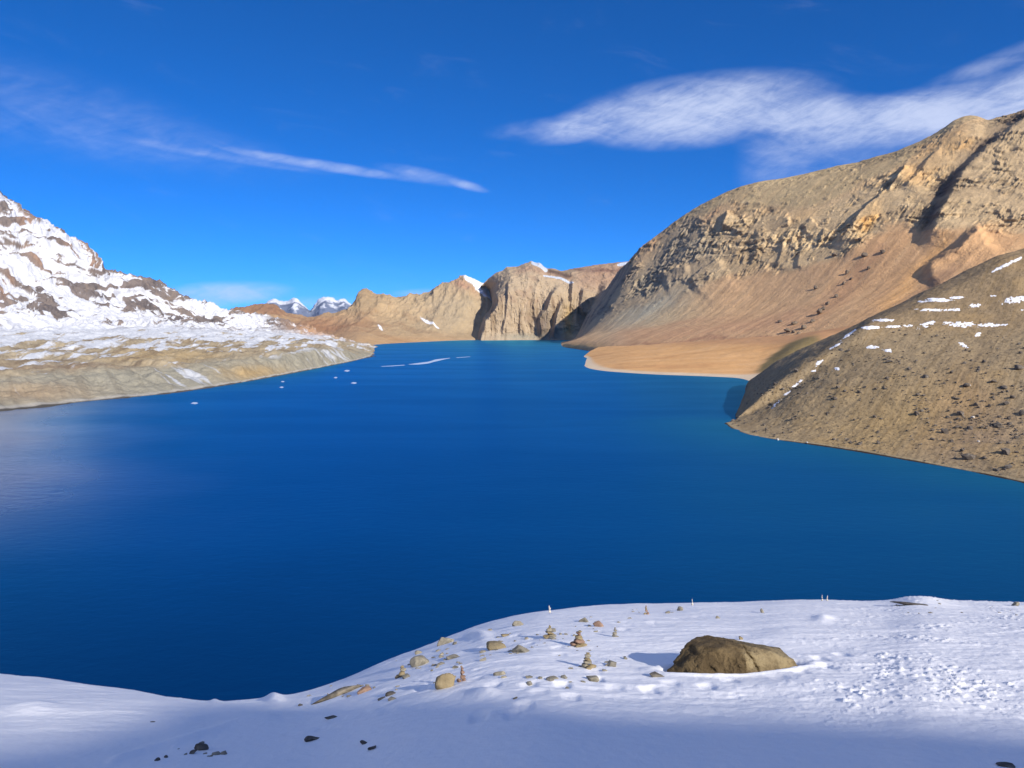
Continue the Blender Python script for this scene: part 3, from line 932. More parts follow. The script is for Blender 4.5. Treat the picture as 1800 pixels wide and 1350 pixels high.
    bk = blend(bk, sst(fbm(hang / 16, wz / 120, 0.9, 4), 0.0, 0.3) * 0.5, alb(140, 132, 114))
    bk = blend(bk, spot(PX + wn * 30, PY, 60, 690, 100, 18) * 0.6, alb(182, 150, 112))
    bk = blend(bk, spot(PX + wn * 30, PY, 440, 655, 60, 14) * 0.7, alb(196, 160, 102))
    gs = ridged((hang + wz * 0.9) / 26 + wn, wz / 200, 0.6, 4)
    sb = sst(gs + 0.6 * (spot(PX, PY, 330, 662, 60, 26) + spot(PX, PY, 580, 622, 50, 22) + .5 * spot(PX, PY, 30, 690, 12, 30)), 0.92, 1.12)
    bk = blend(bk, sb * 0.75, (0.80, 0.81, 0.82))
    bk = blend(bk, sst(wz, 4.5, 2.0) * 0.8, alb(196, 188, 172))
    bk = blend(bk, sst(wz, 1.6, 0.6) * 0.9, alb(80, 74, 66))
    C = blend(g, bank_m, bk) * np.array([0.68, 0.70, 0.73])
    C = blend(C, mtn, Cm)
    props(grid_obj('snowy_mountain', V, M_ROCK_L, C), 'snow covered rocky mountain and gravel bench left of the lake', kind='structure')


build_left()

# ------------------------------------------------------------------ right-hand peninsula
PEN = {}


def build_peninsula():
    sh = [(1273, 744), (1285, 753), (1310, 763), (1350, 771), (1400, 778), (1450, 785), (1520, 796), (1600, 810), (1700, 828), (1800, 849), (1960, 890)]
    shore = [(p, q, float(on_lake(p, q)[1])) for p, q in sh]
    under = [(p - 4, q + 22, D - 18) for p, q, D in shore]
    low = [(1280, 742, 870), (1330, 745, 830), (1400, 745, 790), (1500, 745, 745), (1650, 755, 690), (1800, 765, 640), (1960, 780, 590)]
    mid = [(1290, 738, 885), (1350, 718, 870), (1420, 690, 850), (1520, 670, 820), (1650, 650, 790), (1800, 635, 760), (1960, 620, 720)]
    upp = [(1296, 735, 890), (1364, 702, 890), (1440, 652, 900), (1520, 610, 905), (1650, 580, 910), (1800, 560, 900), (1960, 540, 880)]
    crest = [(1297, 733, 893), (1338, 694, 905), (1400, 648, 925), (1450, 615, 940), (1500, 583, 960), (1530, 565, 970), (1580, 548, 990), (1640, 520, 1020), (1690, 495, 1040), (1745, 466, 1060), (1775, 452, 1070), (1800, 444, 1080), (1960, 400, 1120)]
    flank = [(1290, 735, 935), (1306, 700, 1110), (1319, 667, 1260), (1355, 642, 1240), (1400, 618, 1200), (1450, 596, 1170), (1500, 573, 1150), (1550, 548, 1130), (1600, 524, 1110), (1660, 496, 1110), (1720, 466, 1110), (1760, 449, 1115), (1800, 438, 1130), (1960, 392, 1180)]
    down = [(1296, 745, 1010), (1312, 730, 1230), (1330, 705, 1400), (1420, 650, 1430), (1520, 610, 1400), (1650, 560, 1380), (1800, 500, 1380), (1960, 460, 1380)]
    gone = [(1300, 760, 1100), (1325, 760, 1300), (1360, 740, 1500), (1450, 700, 1600), (1560, 660, 1600), (1960, 620, 1600)]
    V = loft([under, shore, low, mid, upp, crest, flank, down, gone], 820, 570, [0, .05, .22, .38, .54, .68, .80, .92, 1])
    PX, PY = project(V)
    N = normals(V)
    wx, wy, wz = V[..., 0], V[..., 1], V[..., 2]
    h = np.clip((wz + 5) / 12, 0, 1)
    hang = wx * 0.75 - wy * 0.66
    rough = fbm(wx / 13, wy / 13, wz / 13, 5)
    rills = ridged(hang / 7.0, wz / 70, 0.4, 4)
    n = fbm(wx / 70, wy / 70, wz / 50, 5)
    lump = fbm(wx / 3.4, wy / 3.4, wz / 3.4, 3)
    push = h * (rough * 1.3 + (rills - 0.5) * 0.28 + n * 4 + lump * 0.25)
    V = V + N * push[..., None]
    C = np.broadcast_to(alb(160, 142, 114), V.shape).copy()
    C = blend(C, spot(PX + n * 60, PY, 1560, 745, 130, 60, -0.3) * 0.7, alb(176, 150, 106))
    C = blend(C, spot(PX + n * 60, PY, 1690, 700, 60, 50, -0.9) * 0.5, alb(178, 146, 108))
    C = blend(C, spot(PX + n * 60, PY, 1720, 770, 90, 50, -0.3) * 0.5, alb(150, 126, 106))
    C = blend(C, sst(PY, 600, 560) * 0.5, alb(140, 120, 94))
    C = blend(C, sst(fbm(hang / 5, wz / 60, 0.2, 4), 0.0, 0.3) * 0.4, alb(130, 110, 78))
    C = blend(C, sst(n, 0.05, 0.3) * 0.35, alb(178, 150, 106))
    C = blend(C, sst(fbm(wx / 2.3, wy / 2.3, wz / 2.3, 3), 0.12, 0.4) * 0.7, alb(86, 74, 58))
    C = blend(C, sst(fbm(wx / 2.0 + 7, wy / 2.0, wz / 2.0, 3), 0.28, 0.45) * 0.6, alb(170, 150, 122))
    chute = ridged(hang / 34 + 0.5 * n, wz / 260, 6.3, 3)
    C = blend(C, sst(chute, 0.62, 0.85) * 0.18, alb(176, 156, 126))
    C = blend(C, sst(chute, 0.25, 0.05) * 0.25, alb(108, 94, 76))
    C = blend(C, sst(wz, 1.6, 0.9), alb(166, 150, 122))
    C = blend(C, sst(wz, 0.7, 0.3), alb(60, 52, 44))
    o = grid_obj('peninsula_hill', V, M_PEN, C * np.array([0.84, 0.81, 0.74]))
    props(o, 'grey brown gravel headland sloping into the lake on the right', kind='structure')
    PEN['V'] = V
    PEN['N'] = normals(V)
    PEN['P'] = project(V)


build_peninsula()

# ------------------------------------------------------------------ unseen snow wall added left of and behind the viewpoint to bounce fill light
def build_wall():
    yy, ss = np.meshgrid(np.linspace(-2600, 620, 150), np.linspace(0, 1, 110))
    foot_x = -560 - 0.18 * np.maximum(yy, 0) - 0.05 * np.maximum(-yy, 0)
    X = foot_x - ss * 1700
    hgt = 1500 * (0.8 * ss + 0.2 * ss**1.5) * (1 + 0.12 * np.sin(yy / 420))
    r = ridged(X / 700, yy / 420, 0.4, 6, 0.55)
    Z = -25 + hgt * (0.82 + 0.30 * r) + 40 * fbm(X / 90, yy / 90, 0.2, 4) * ss
    Z = Z * np.where(ss > 0.9, 1 - (ss - 0.9) * 6, 1) * sst(yy, 700, 250)  - 25 * (1 - sst(yy, 700, 250))
    V = np.stack([X, yy, Z], -1)[:, ::-1]
    bare = sst(fbm(X / 80, yy / 80, Z / 80, 5), 0.12, 0.3)[:, ::-1] * 0.5
    C = blend(np.broadcast_to(np.array([0.86, 0.87, 0.88]), V.shape), bare, alb(120, 110, 104))
    props(grid_obj('unseen_snow_wall', V, M_ROCK_L, C), 'unseen snow wall off the left shore, added for its bounce light', kind='structure')


build_wall()

# ------------------------------------------------------------------ lake
def build_lake():
    ys = np.concatenate([np.linspace(60, 1200, 150), np.linspace(1210, 5200, 90)])
    xs = np.linspace(-2600, 1600, 260)
    gx, gy = np.meshgrid(xs, ys)
    V = np.stack([gx, gy, np.zeros_like(gx)], -1)
    # shallows off the peninsula
    sp = [on_lake(p, q) for p, q in ((1273, 744), (1310, 763), (1400, 778), (1520, 796), (1600, 810), (1700, 828), (1800, 849), (1960, 890))]
    d, s, a = seg(gx, gy, sp)
    sh = np.exp(-(d / 90)**1.2) * 0.55 * sst(a, -0.2, 0.0) * (1 - sst(a, 1.0, 1.4))
    fp = [on_lake(p, q) for p, q in ((1020, 636), (1055, 651), (1160, 658), (1310, 664))]
    d2, s, a = seg(gx, gy, fp)
    sh = np.maximum(sh, np.exp(-(d2 / 60)**1.2) * 0.35 * sst(a, -0.15, 0.0) * (1 - sst(a, 1.0, 1.2)))
    sh = np.maximum(sh, 0.22 * np.exp(-((gx - 250) / 230)**2 - ((gy - 420) / 220)**2))
    sh = np.clip(sh * (1 + 0.5 * fbm(gx / 120, gy / 120, 0, 3)), 0, 1)
    # pale glare by the left shore, put in as a stronger, whiter reflection
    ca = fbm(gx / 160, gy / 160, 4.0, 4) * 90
    glare = sst(gx + 0.55 * gy + ca, 120, -140) * sst(gy, 330, 480)
    props(grid_obj('lake_water', V, M_WATER, extra={'shallow': sh, 'glare': glare, 'deep': sst(gy + ca * 0.5, 430, 190)}), 'deep blue mountain lake', kind='structure')


build_lake()

# ------------------------------------------------------------------ foreground snow slope
H0 = 2.4
SKY = np.array([(-700, 1130), (-350, 1160), (-120, 1174), (0, 1186), (100, 1196), (200, 1209), (300, 1226), (370, 1234), (450, 1228), (540, 1215), (600, 1196), (700, 1152), (800, 1116), (880, 1090), (960, 1074), (1050, 1067), (1150, 1063), (1300, 1060), (1400, 1056), (1550, 1057), (1620, 1054), (1700, 1057), (1800, 1060), (2000, 1066), (2300, 1080)], float)
_ta, _tb = ray(SKY[:, 0], SKY[:, 1])
_ye_px = [(-700, 30), (0, 27), (200, 22), (370, 18), (540, 19), (700, 21), (900, 24.5), (1200, 28), (1800, 28), (2300, 28)]
_ye_t = ray(np.array([p for p, _ in _ye_px]), 1150)[0]
_ye_v = np.array([v for _, v in _ye_px], float)


def base_drop(X, Y):
    """Height of the camera above the smooth snow surface."""
    Yp = np.maximum(Y, 0.4)
    t = np.clip(X / Yp, _ta[0], _ta[-1])
    shp = np.shape(t)
    T = pchip(_ta, -_tb, np.ravel(t)).reshape(shp)
    Ye = pchip(_ye_t, _ye_v, np.ravel(np.clip(t, _ye_t[0], _ye_t[-1]))).reshape(shp)
    c = H0 / Ye**2
    q = c * (Y - Ye)**2
    # beyond the brow the slope steepens to about 38 degrees and runs down to the lake
    smax = 0.80
    Yc = Ye + (smax - T) / (2 * c)
    far = T * Yc + c * (Yc - Ye)**2 + smax * (Y - Yc)
    front = np.where(Y > Yc, far, T * Y + q)
    back = H0 + 0.20 * Y
    w = sst(Y, 0.0, 2.0)
    return np.where(Y > 0, w * front + (1 - w) * (H0 + (T - 2 * H0 / Ye) * Y), back)


def speckle_zone(X, Y):
    PX, PY = project(np.stack([X, Y, CAMZ - base_drop(X, Y)], -1))
    z = sst(PX + (PY - 1150) * 0.6, 1240, 1600) * sst(PY, 1320, 1220)
    z = np.maximum(z, 0.7 * spot(PX, PY, 1250, 1215, 130, 22))
    return z, PX, PY


def ground_z(X, Y, fine=True):
    X = np.asarray(X, float); Y = np.asarray(Y, float)
    z = CAMZ - base_drop(X, Y)
    z = z + 0.14 * fbm(X / 5.0, Y / 5.0, 0.3, 3) * sst(np.abs(Y), 0.0, 4.0)
    if fine:
        k, PX, PY = speckle_zone(X, Y)
        # sastrugi, drawn out across the slope
        z = z + 0.030 * fbm(X / 1.5 + Y * 0.1, Y / 0.6, 0.9, 4) * sst(PY, 1345, 1240)
        z = z + 0.012 * fbm(X / 0.8, Y / 0.8, 1.9, 3) + 0.022 * ridged(X / 1.1 + Y * 0.25, Y / 0.42, 7.7, 4, 0.55) * sst(PY, 1330, 1220) * sst(fbm(X / 3, Y / 3, 9.0, 2), -0.3, 0.3)
        z = z + 0.006 * fbm(X / 0.12, Y / 0.12, 2.9, 2)
        lumps = np.maximum(fbm(X / 0.15, Y / 0.17, 4.2, 4, 0.65) - 0.02, 0)
        z = z + k * lumps * 0.078 * (0.25 + sst(fbm(X / 1.6, Y / 1.6, 6.0, 3), -0.15, 0.3))
        # a trail of footprints crossing the hollow
        for tx, ty, k_ in FOOT:
            m = (np.abs(X - tx) < 0.6) & (np.abs(Y - ty) < 0.8)
            if m.any():
                xx, yy = X[m] - tx, Y[m] - ty
                z[m] += k_ * (-0.045 * np.exp(-((xx / 0.10)**4 + (yy / 0.17)**4)) + 0.010 * np.exp(-((xx / 0.14)**2 + ((yy - 0.26) / 0.10)**2)))
        if HOLLOW:
            hx, hy, ha, hang_ = HOLLOW
            c_, s_ = math.cos(hang_), math.sin(hang_)
            r_ = np.hypot(((X - hx) * c_ + (Y - hy) * s_) / ha, ((Y - hy) * c_ - (X - hx) * s_) / (ha * 0.46))
            z = z - 0.085 * np.exp(-(np.maximum(r_ - 0.98, 0) / 0.10)**2) + 0.03 * np.exp(-((r_ - 1.32) / 0.14)**2)
        # wind lip running down left of the brow
        d, s, a = seg(PX, PY, ((180, 1345), (250, 1318), (330, 1298), (420, 1272), (500, 1262)))
        z = z + 0.05 * np.exp(-(d / 6.0)**2) * sst(a, 0, 0.1) * (1 - sst(a, 0.9, 1.0))
        z = z + 0.16 * spot(PX, PY, 482, 1230, 14, 9) + 0.10 * spot(PX, PY, 378, 1240, 10, 6) + 0.10 * spot(PX, PY, 845, 1118, 18, 8) + 0.12 * spot(PX, PY, 1612, 1058, 45, 5)
        z = z + 0.12 * spot(PX, PY, 60, 1248, 46, 8) + 0.10 * spot(PX, PY, 850, 1226, 30, 8) + 0.08 * spot(PX, PY, 1446, 1086, 16, 6)
    return z


def ground_hit(px, py, lim=0.985):
    """Point where the sight line through a pixel meets the snow; just short of the brow if it passes above."""
    a, b = ray(px, py)
    Y = np.linspace(3.0, 34, 3000)
    f = CAMZ + b * Y - ground_z(a * Y, Y, False)
    i = np.argmax(f < 0)
    if f[i] < 0:
        y = Y[i]
    else:
        y = Y[int(np.argmin(f))] * 0.97
    x = float(a * y)
    return x, float(y), float(ground_z(np.array([x]), np.array([y]), False)[0])


HOLLOW = None
_A, _B = ground_hit(1194, 1185), ground_hit(1412, 1172)
_a, _g = math.hypot(_B[0] - _A[0], _B[1] - _A[1]) / 2, math.atan2(_B[1] - _A[1], _B[0] - _A[0])
HOLLOW = ((_A[0] + _B[0]) / 2 - math.sin(_g) * 0.30 * _a, (_A[1] + _B[1]) / 2 + math.cos(_g) * 0.30 * _a, _a, _g)
FOOT = []
_rf = random.Random(11)
for path, k_ in ((((850, 1266), (945, 1242), (1012, 1208), (1060, 1180)), 1.0), (((1060, 1180), (1000, 1150), (940, 1130), (900, 1112)), 0.6), (((960, 1215), (880, 1200), (760, 1206), (720, 1206)), 0.7),
                 (((1090, 1215), (1180, 1205), (1300, 1200), (1420, 1180), (1480, 1140)), 0.8), (((1060, 1110), (1140, 1095), (1230, 1080)), 0.5), (((700, 1240), (640, 1252), (560, 1280), (470, 1300)), 0.5)):
    pts = [ground_hit(p, q)[:2] for p, q in path]
    side = 1
    for (x0, y0), (x1, y1) in zip(pts[:-1], pts[1:]):
        L = math.hypot(x1 - x0, y1 - y0)
        m_ = max(2, int(L / 0.55))
        for j in range(m_):
            f_ = j / m_
            nx, ny = -(y1 - y0) / L, (x1 - x0) / L
            FOOT.append((x0 + (x1 - x0) * f_ + nx * 0.13 * side + _rf.uniform(-.05, .05), y0 + (y1 - y0) * f_ + ny * 0.13 * side + _rf.uniform(-.06, .06), k_ * _rf.uniform(0.6, 1.1)))
            side = -side


def build_snow():
    t = np.linspace(-0.98, 0.98, 980)
    Y = np.concatenate([np.geomspace(2.2, 34, 700), np.geomspace(34.4, 330, 60)])
    tt, yy = np.meshgrid(t, Y)
    X = tt * yy
    V = np.stack([X, yy, ground_z(X, yy)], -1)
    grid_o = grid_obj('snow_slope', V, M_SNOW)
    props(grid_o, 'wind packed snow slope in the foreground', kind='structure')
    # the rest of the hillside: beside and behind the camera, with the ridge whose shadow lies over the foreground
    edge = [(-400, 1352), (0, 1316), (110, 1294), (190, 1268), (260, 1246), (330, 1231), (430, 1236), (520, 1240), (600, 1232), (700, 1228), (800, 1226), (900, 1234), (1000, 1240), (1120, 1250), (1300, 1262), (1500, 1275), (1700, 1290), (1800, 1296), (2200, 1310)]
    rx, rz = [], []
    YR = -48.0
    for p, q in edge:
        g = ground_hit(p, q)
        k = (g[1] - YR) / -SUN_H[1]
        rx.append(g[0] + SUN_H[0] * k)
        rz.append(g[2] + math.tan(SUN_EL) * k)
    o = np.argsort(rx)
    rx = np.array(rx)[o]; rz = np.array(rz)[o]
    left0 = rx[0] - 5
    gx, gy = np.meshgrid(np.linspace(-260, 260, 420), np.concatenate([np.linspace(-260, -20, 120), np.linspace(-19, 30, 90), np.linspace(32, 320, 60)]))
    z = ground_z(gx, gy, False)
    ridge = np.interp(gx, rx, rz) + 0.9 * fbm(gx / 9, 0.3, 0.8, 4)
    ridge = ridge - np.clip(0.7 * (left0 - gx), 0, 62) * sst(left0 - gx, 0, 14)
    prof = np.where(gy > YR, np.clip((gy + 3.0) / (YR + 3.0), 0, 1)**2.2, 1.0)
    zb = np.where(gy < 0, (CAMZ - H0 - 0.20 * np.maximum(gy, YR)) * (1 - prof) + ridge * prof, z)
    zb = np.where(gy < YR, ridge + (YR - gy) * 0.18 + fbm(gx / 30, gy / 30, 0, 4) * 3 * sst(YR - gy, 0, 30), zb)
    inside = (gy > 2.6) & (np.abs(gx / np.maximum(gy, .1)) < 0.96) & (gy < 325)
    zb = np.where(inside, zb - 0.9, zb)
    zb = np.where(gy < -1, zb + 0.25 * fbm(gx / 7, gy / 7, 0, 3), zb)
    V2 = np.stack([gx, gy, np.maximum(zb, -20)], -1)
    props(grid_obj('snow_hillside', V2, M_SNOW), 'snowy hillside rising behind the viewpoint', kind='structure')


build_snow()

# ------------------------------------------------------------------ stones
def ico(sub):
    import bmesh
    bm = bmesh.new()
    bmesh.ops.create_icosphere(bm, subdivisions=sub, radius=1.0)
    V = np.array([v.co[:] for v in bm.verts])
    F = np.array([[v.index for v in f.verts] for f in bm.faces])
    bm.free()
    return V / np.linalg.norm(V, axis=1, keepdims=True), F


ICO = {k: ico(k) for k in (1, 2, 3, 4, 6)}


def rock_shape(seed, sub=4, planes=9, soft=0.014):
    """A broken stone: ball cut by random planes, edges slightly worn; fits about a unit half-size."""
    r = np.random.default_rng(seed)
    D, F = ICO[sub]
    n = r.normal(size=(planes, 3)); n /= np.linalg.norm(n, axis=1, keepdims=True)
    d = r.uniform(0.45, 0.95, planes)
    q = D @ n.T
    rad = np.where(q > 0.05, d / np.maximum(q, 0.05), 9)
    rad = -soft * np.log(np.exp(-np.minimum(rad, 1.25) / soft).sum(1) + math.exp(-1.25 / soft))
    V = D * rad[:, None]
    o = r.uniform(0, 50, 3)
    V = V + D * (0.09 * fbm(D[:, 0] * 2 + o[0], D[:, 1] * 2 + o[1], D[:, 2] * 2 + o[2], 5, 0.6))[:, None]
    V /= np.abs(V).max(0)
    return V, F


def rock_obj(name, seed, size, loc, mat, rotz=0.0, tilt=(0, 0), sub=4, parent=None, sink=0.25):
    """size = full width, depth, height; its base sinks a share of its height into the ground at loc."""
    V, F = rock_shape(seed, sub)
    V = V * (np.array(size) / 2)
    V[:, 2] += size[2] * (0.5 - sink)
    o = mesh_obj(name, V, F, mat, smooth=True, parent=parent)
    o.location = loc
    o.rotation_euler = (tilt[0], tilt[1], rotz)
    return o


def ppm(y):
    return y / FPX


# the big boulder, cut from planes
def big_boulder():
    xa, ya, za = ground_hit(1194, 1185)          # left foot
    xb, yb, zb = ground_hit(1412, 1172)          # right tip, a little farther back
    a = math.hypot(xb - xa, yb - ya) / 2
    D, F = ICO[6]
    C0 = np.array([0.0, 0.0, 0.10])
    pl = [((-.80, -.10, .60), (-.97, 0, 0)), ((-.62, -.70, .34), (-.80, -.22, 0)), ((-.20, -.93, .30), (-.35, -.40, 0)), ((.25, -.90, .36), (.0, -.42, 0)),
          ((.25, -.66, .71), (.30, -.20, .29)), ((-.06, -.05, .99), (-.32, 0, .50)), ((.34, .05, .94), (-.05, 0, .485)), ((.52, -.2, .83), (.62, 0, .25)),
          ((.93, .0, .36), (1.0, 0, .0)), ((.42, -.90, -.05), (.62, -.30, 0)), ((.1, .95, .3), (0, .42, .1)), ((-.6, .75, .3), (-.6, .34, .1)), ((0, 0, -1), (0, 0, -.2)), ((-.35, -.55, .76), (-.40, -.30, .40))]
    n = np.array([p[0] for p in pl], float); n /= np.linalg.norm(n, axis=1, keepdims=True)
    d = np.array([n[i] @ (np.array(p[1]) - C0) for i, p in enumerate(pl)])
    q = D @ n.T
    rad = np.where(q > 0.02, d / np.maximum(q, 0.02), 9)
    k = 0.008
    rad = -k * np.log(np.exp(-np.minimum(rad, 1.3) / k).sum(1))
    V = C0 + D * rad[:, None]
    blk = sst(V[:, 0], 0.12, 0.0)
    w = V * 3.2
    crack = ridged(w[:, 0] * 1.5 + 2 + 0.5 * fbm(w[:, 0], w[:, 2], w[:, 1], 3), w[:, 2] * 0.45, w[:, 1] * 0.8, 4, 0.6)
    facet = np.round(fbm(w[:, 0] * 0.8, w[:, 1] * 0.8, w[:, 2] * 1.1, 2) * 6) / 6
    tp = 1 - 0.75 * sst(D[:, 2], 0.3, 0.6)
    V = V + D * (0.06 * facet * tp + 0.075 * tp * (crack - 0.55) * (0.25 + blk) + 0.045 * fbm(w[:, 0] * 2, w[:, 1] * 2, w[:, 2] * 2, 6, 0.66))[:, None]
    g = V[:, 0] - 0.10 - 0.25 * (0.45 - V[:, 2]) + 0.05 * fbm(V[:, 2] * 7, 0.4, 0.2, 3)
    V[:, 1] += (0.09 * np.exp(-(g / 0.025)**2) - 0.05 * sst(g, 0.02, -0.02)) * sst(V[:, 1], -0.05, -0.2)
    V *= a * np.array([1.0, 1.0, 0.70])
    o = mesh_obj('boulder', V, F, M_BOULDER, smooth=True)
    ang = math.atan2(yb - ya, xb - xa)
    xc, yc = (xa + xb) / 2 - math.sin(ang) * 0.30 * a, (ya + yb) / 2 + math.cos(ang) * 0.30 * a
    o.location = (xc, yc, float(ground_z(np.array([xc]), np.array([yc]), False)[0]) + 0.06)
    o.rotation_euler = (-0.16, 0.0, ang)
    props(o, 'large tan and brown boulder lying in the snow, biggest of all', 'boulder')


M_BOULDER = stone_mat('side_shaded_boulder', (0.12, 0.09, 0.05, 1), (0.23, 0.175, 0.095, 1), (0.30, 0.235, 0.13, 1), 5.5, True)  # colour carries the shade of the left block
big_boulder()

ROCKS = [  # px, base py, width px, height px, material, label
    (1153, 1190, 36, 15, M_DARK, 'small black stone just left of the large boulder'),
    (786, 1209, 44, 32, M_TAN, 'rounded tan boulder beside the rusty cairn'),
    (870, 1140, 46, 15, M_TAN, 'flat tan slab lying in the snow uphill of the grey rock'),
    (915, 1146, 40, 18, M_GREY, 'low grey rock right of the flat tan slab'),
    (911, 1101, 20, 12, M_GREY, 'small grey rock on the brow of the snow left of the pale upright stone'),
    (889, 1118, 18, 7, M_TAN, 'tiny flat tan stone below the brow of the snow'),
    (1027, 1093, 22, 11, M_GREY, 'grey stone left of the dark reddish one near the brow'),
    (1053, 1102, 20, 13, M_RED, 'dark reddish stone right of the grey one near the brow'),
    (784, 1132, 32, 17, M_GREY, 'grey rock poking over the left edge of the snow brow'),
    (740, 1168, 40, 18, M_GREY, 'broken grey rock behind the leftmost cairn'),
    (796, 1157, 34, 8, M_GREY, 'thin flat grey stone between slab and leftmost cairn'),
    (879, 1187, 24, 12, M_GREY, 'lone grey stone right of the rusty cairn'),
    (970, 1194, 26, 10, M_GREY, 'low half buried stone left of the sharp pointed cairn'),
    (1042, 1195, 24, 8, M_GREY, 'low half buried stone below the sharp pointed cairn'),
    (640, 1217, 24, 15, M_RED, 'reddish stone at the right end of the long dark outcrop'),
    (690, 1222, 26, 11, M_DARK, 'dark flat stone in the shade, upper of a close pair'),
    (672, 1230, 16, 8, M_DARK, 'dark small stone in the shade, lower of a close pair'),
    (906, 1229, 10, 6, M_DARK, 'tiny dark stone by the footprints'),
    (584, 1262, 26, 8, M_DARK, 'thin dark stone in the shade below the long outcrop'),
    (550, 1300, 30, 9, M_DARK, 'flat dark stone alone in the shaded snow'),
    (640, 1308, 18, 8, M_DARK, 'dark pebble in the shaded snow, left of a pair'),
    (655, 1316, 18, 9, M_DARK, 'dark pebble in the shaded snow, right of a pair'),
    (352, 1318, 30, 17, M_DARK, 'dark jagged rock on the wind lip in the bottom left shade'),
    (337, 1325, 20, 8, M_DARK, 'dark flat stone touching the jagged rock on the wind lip'),
    (293, 1332, 12, 9, M_DARK, 'small dark pointed stone nearest the jagged rock on the lip'),
    (277, 1338, 12, 9, M_DARK, 'small dark pointed stone farthest left on the lip'),
    (268, 1270, 12, 4, M_DARK, 'tiny dark speck of stone under the left bright snow'),
    (1605, 1064, 74, 7, M_DARK, 'long dark flat outcrop along the right skyline of the snow'),
    (1786, 1065, 18, 8, M_GREY, 'small grey stone on the skyline at the right edge'),
    (1770, 1347, 34, 6, M_DARK, 'dark stone at the bottom right corner'),
    (527, 1240, 10, 5, M_DARK, 'tiny dark stone at the left end of the long dark outcrop'),
    (737, 1149, 16, 8, M_GREY, 'small grey stone on the brow above the broken rock'),
    (1262, 1088, 8, 9, M_GREY, 'tiny upright grey stone behind the large boulder'),
    (1341, 1077, 8, 9, M_GREY, 'tiny grey stone near the skyline right of the boulder'),
    (1195, 1074, 12, 10, M_GREY, 'small grey stone near the skyline between two tiny cairns'),
    (1303, 1125, 10, 8, M_TAN, 'small stone perched behind the back edge of the large boulder'),
]
rr = random.Random(4)
for i, (px, py, w, h, mat, label) in enumerate(ROCKS):
    x, y, z = ground_hit(px, py)
    s = ppm(y)
    sub = 4 if w > 18 else 3
    o = rock_obj('stone' if w < 40 else 'rock', 100 + i * 7, (w * s * 1.05, w * s * rr.uniform(0.7, 1.0), h * s * (1.35 if mat is not M_DARK else 1.1)), (x, y, z), mat, rr.uniform(-0.5, 0.5), (rr.uniform(-0.1, 0.05) - 0.25, rr.uniform(-0.1, 0.1)), sub, sink=0.36)
    props(o, label, 'stone' if w < 40 else 'rock', 'loose stones on the snow')
# long dark outcrop breaking through the left brow
x, y, z = ground_hit(592, 1224)
s = ppm(y)
o = rock_obj('rock', 917, (104 * s, 30 * s, 16 * s), (x, y, z), M_OUT, 0.55, (-0.42, -0.16), 4, sink=0.30)
props(o, 'long dark outcrop slanting along the left brow of the snow', 'rock', 'loose stones on the snow')


def cairn(px, py, w, h, mats, label, tiers=4, seed=0, base_ring=3):
    """Little stack of stones: a ring of flat ones, then single stones growing smaller upwards."""
    r = random.Random(seed)
    x, y, z = ground_hit(px, py)
    s = ppm(y)
    e = bpy.data.objects.new('cairn', None)
    COL.link(e)
    e.location = (x, y, z)
    e.empty_display_size = 0.2
    props(e, label, 'cairn', 'little stone cairns on the snow')
    W_, H_ = w * s * 0.95, h * s * 0.95
    k = 0
    if base_ring:
        for j in range(base_ring):
            a = j / base_ring * 6.283 + r.random()
            rock_obj('base_stone', seed * 31 + k, (W_ * 0.62, W_ * 0.5, H_ * 0.34), (math.cos(a) * W_ * 0.24, math.sin(a) * W_ * 0.2, -0.012), mats[k % len(mats)], r.uniform(0, 3), (r.uniform(-.15, .15), r.uniform(-.15, .15)), 3, e, 0.15)
            k += 1
    zz = H_ * (0.22 if base_ring else -0.02)
    hs = np.array([1.25 - 0.16 * i for i in range(tiers)]); hs = hs / hs.sum() * (H_ - zz)
    for i in range(tiers):
        ww = W_ * (0.62 - 0.36 * i / max(tiers - 1, 1))
        rock_obj('capstone' if i == tiers - 1 else 'stacked_stone', seed * 31 + k + 5, (ww, ww * r.uniform(0.75, 1), hs[i] * 1.18), (r.uniform(-.04, .04) * W_, r.uniform(-.04, .04) * W_, zz), mats[k % len(mats)], r.uniform(0, 3), (r.uniform(-.12, .12), r.uniform(-.12, .12)), 3, e, 0.06)
        zz += hs[i]
        k += 1
    return e


cairn(966, 1079, 10, 17, (M_PALE,), 'pale narrow upright cairn on the left skyline of the snow', 3, 1, 0)
cairn(966, 1121, 30, 25, (M_GREY, M_TAN), 'grey cairn with a pointed top above the broad tan cairn', 3, 2)
cairn(1018, 1136, 34, 32, (M_TAN, M_RED), 'tall tan cairn of stacked blocks in the middle of the group', 4, 3)
cairn(1034, 1174, 34, 31, (M_TAN, M_GREY), 'sharp pointed tan cairn nearest the large boulder', 4, 4)
cairn(708, 1191, 28, 24, (M_GREY, M_TAN), 'dark grey cairn farthest left on the snow', 3, 5)
cairn(812, 1199, 22, 33, (M_RED,), 'rusty red cairn leaning on the rounded tan boulder', 4, 6, 2)
cairn(1136, 1080, 11, 18, (M_RED, M_TAN), 'tiny reddish cairn on the skyline left of the large boulder', 3, 7, 2)
cairn(1081, 1120, 15, 19, (M_GREY,), 'small grey cairn right of the tall tan cairn', 3, 8)
cairn(1217, 1064, 7, 12, (M_PALE,), 'tiny pale cairn on the skyline above the boulder', 2, 9, 0)
cairn(1445, 1057, 6, 13, (M_PALE,), 'left of two tiny pale cairns side by side on the skyline', 3, 10, 0)
cairn(1454, 1057, 6, 12, (M_PALE,), 'right of two tiny pale cairns side by side on the skyline', 3, 11, 0)

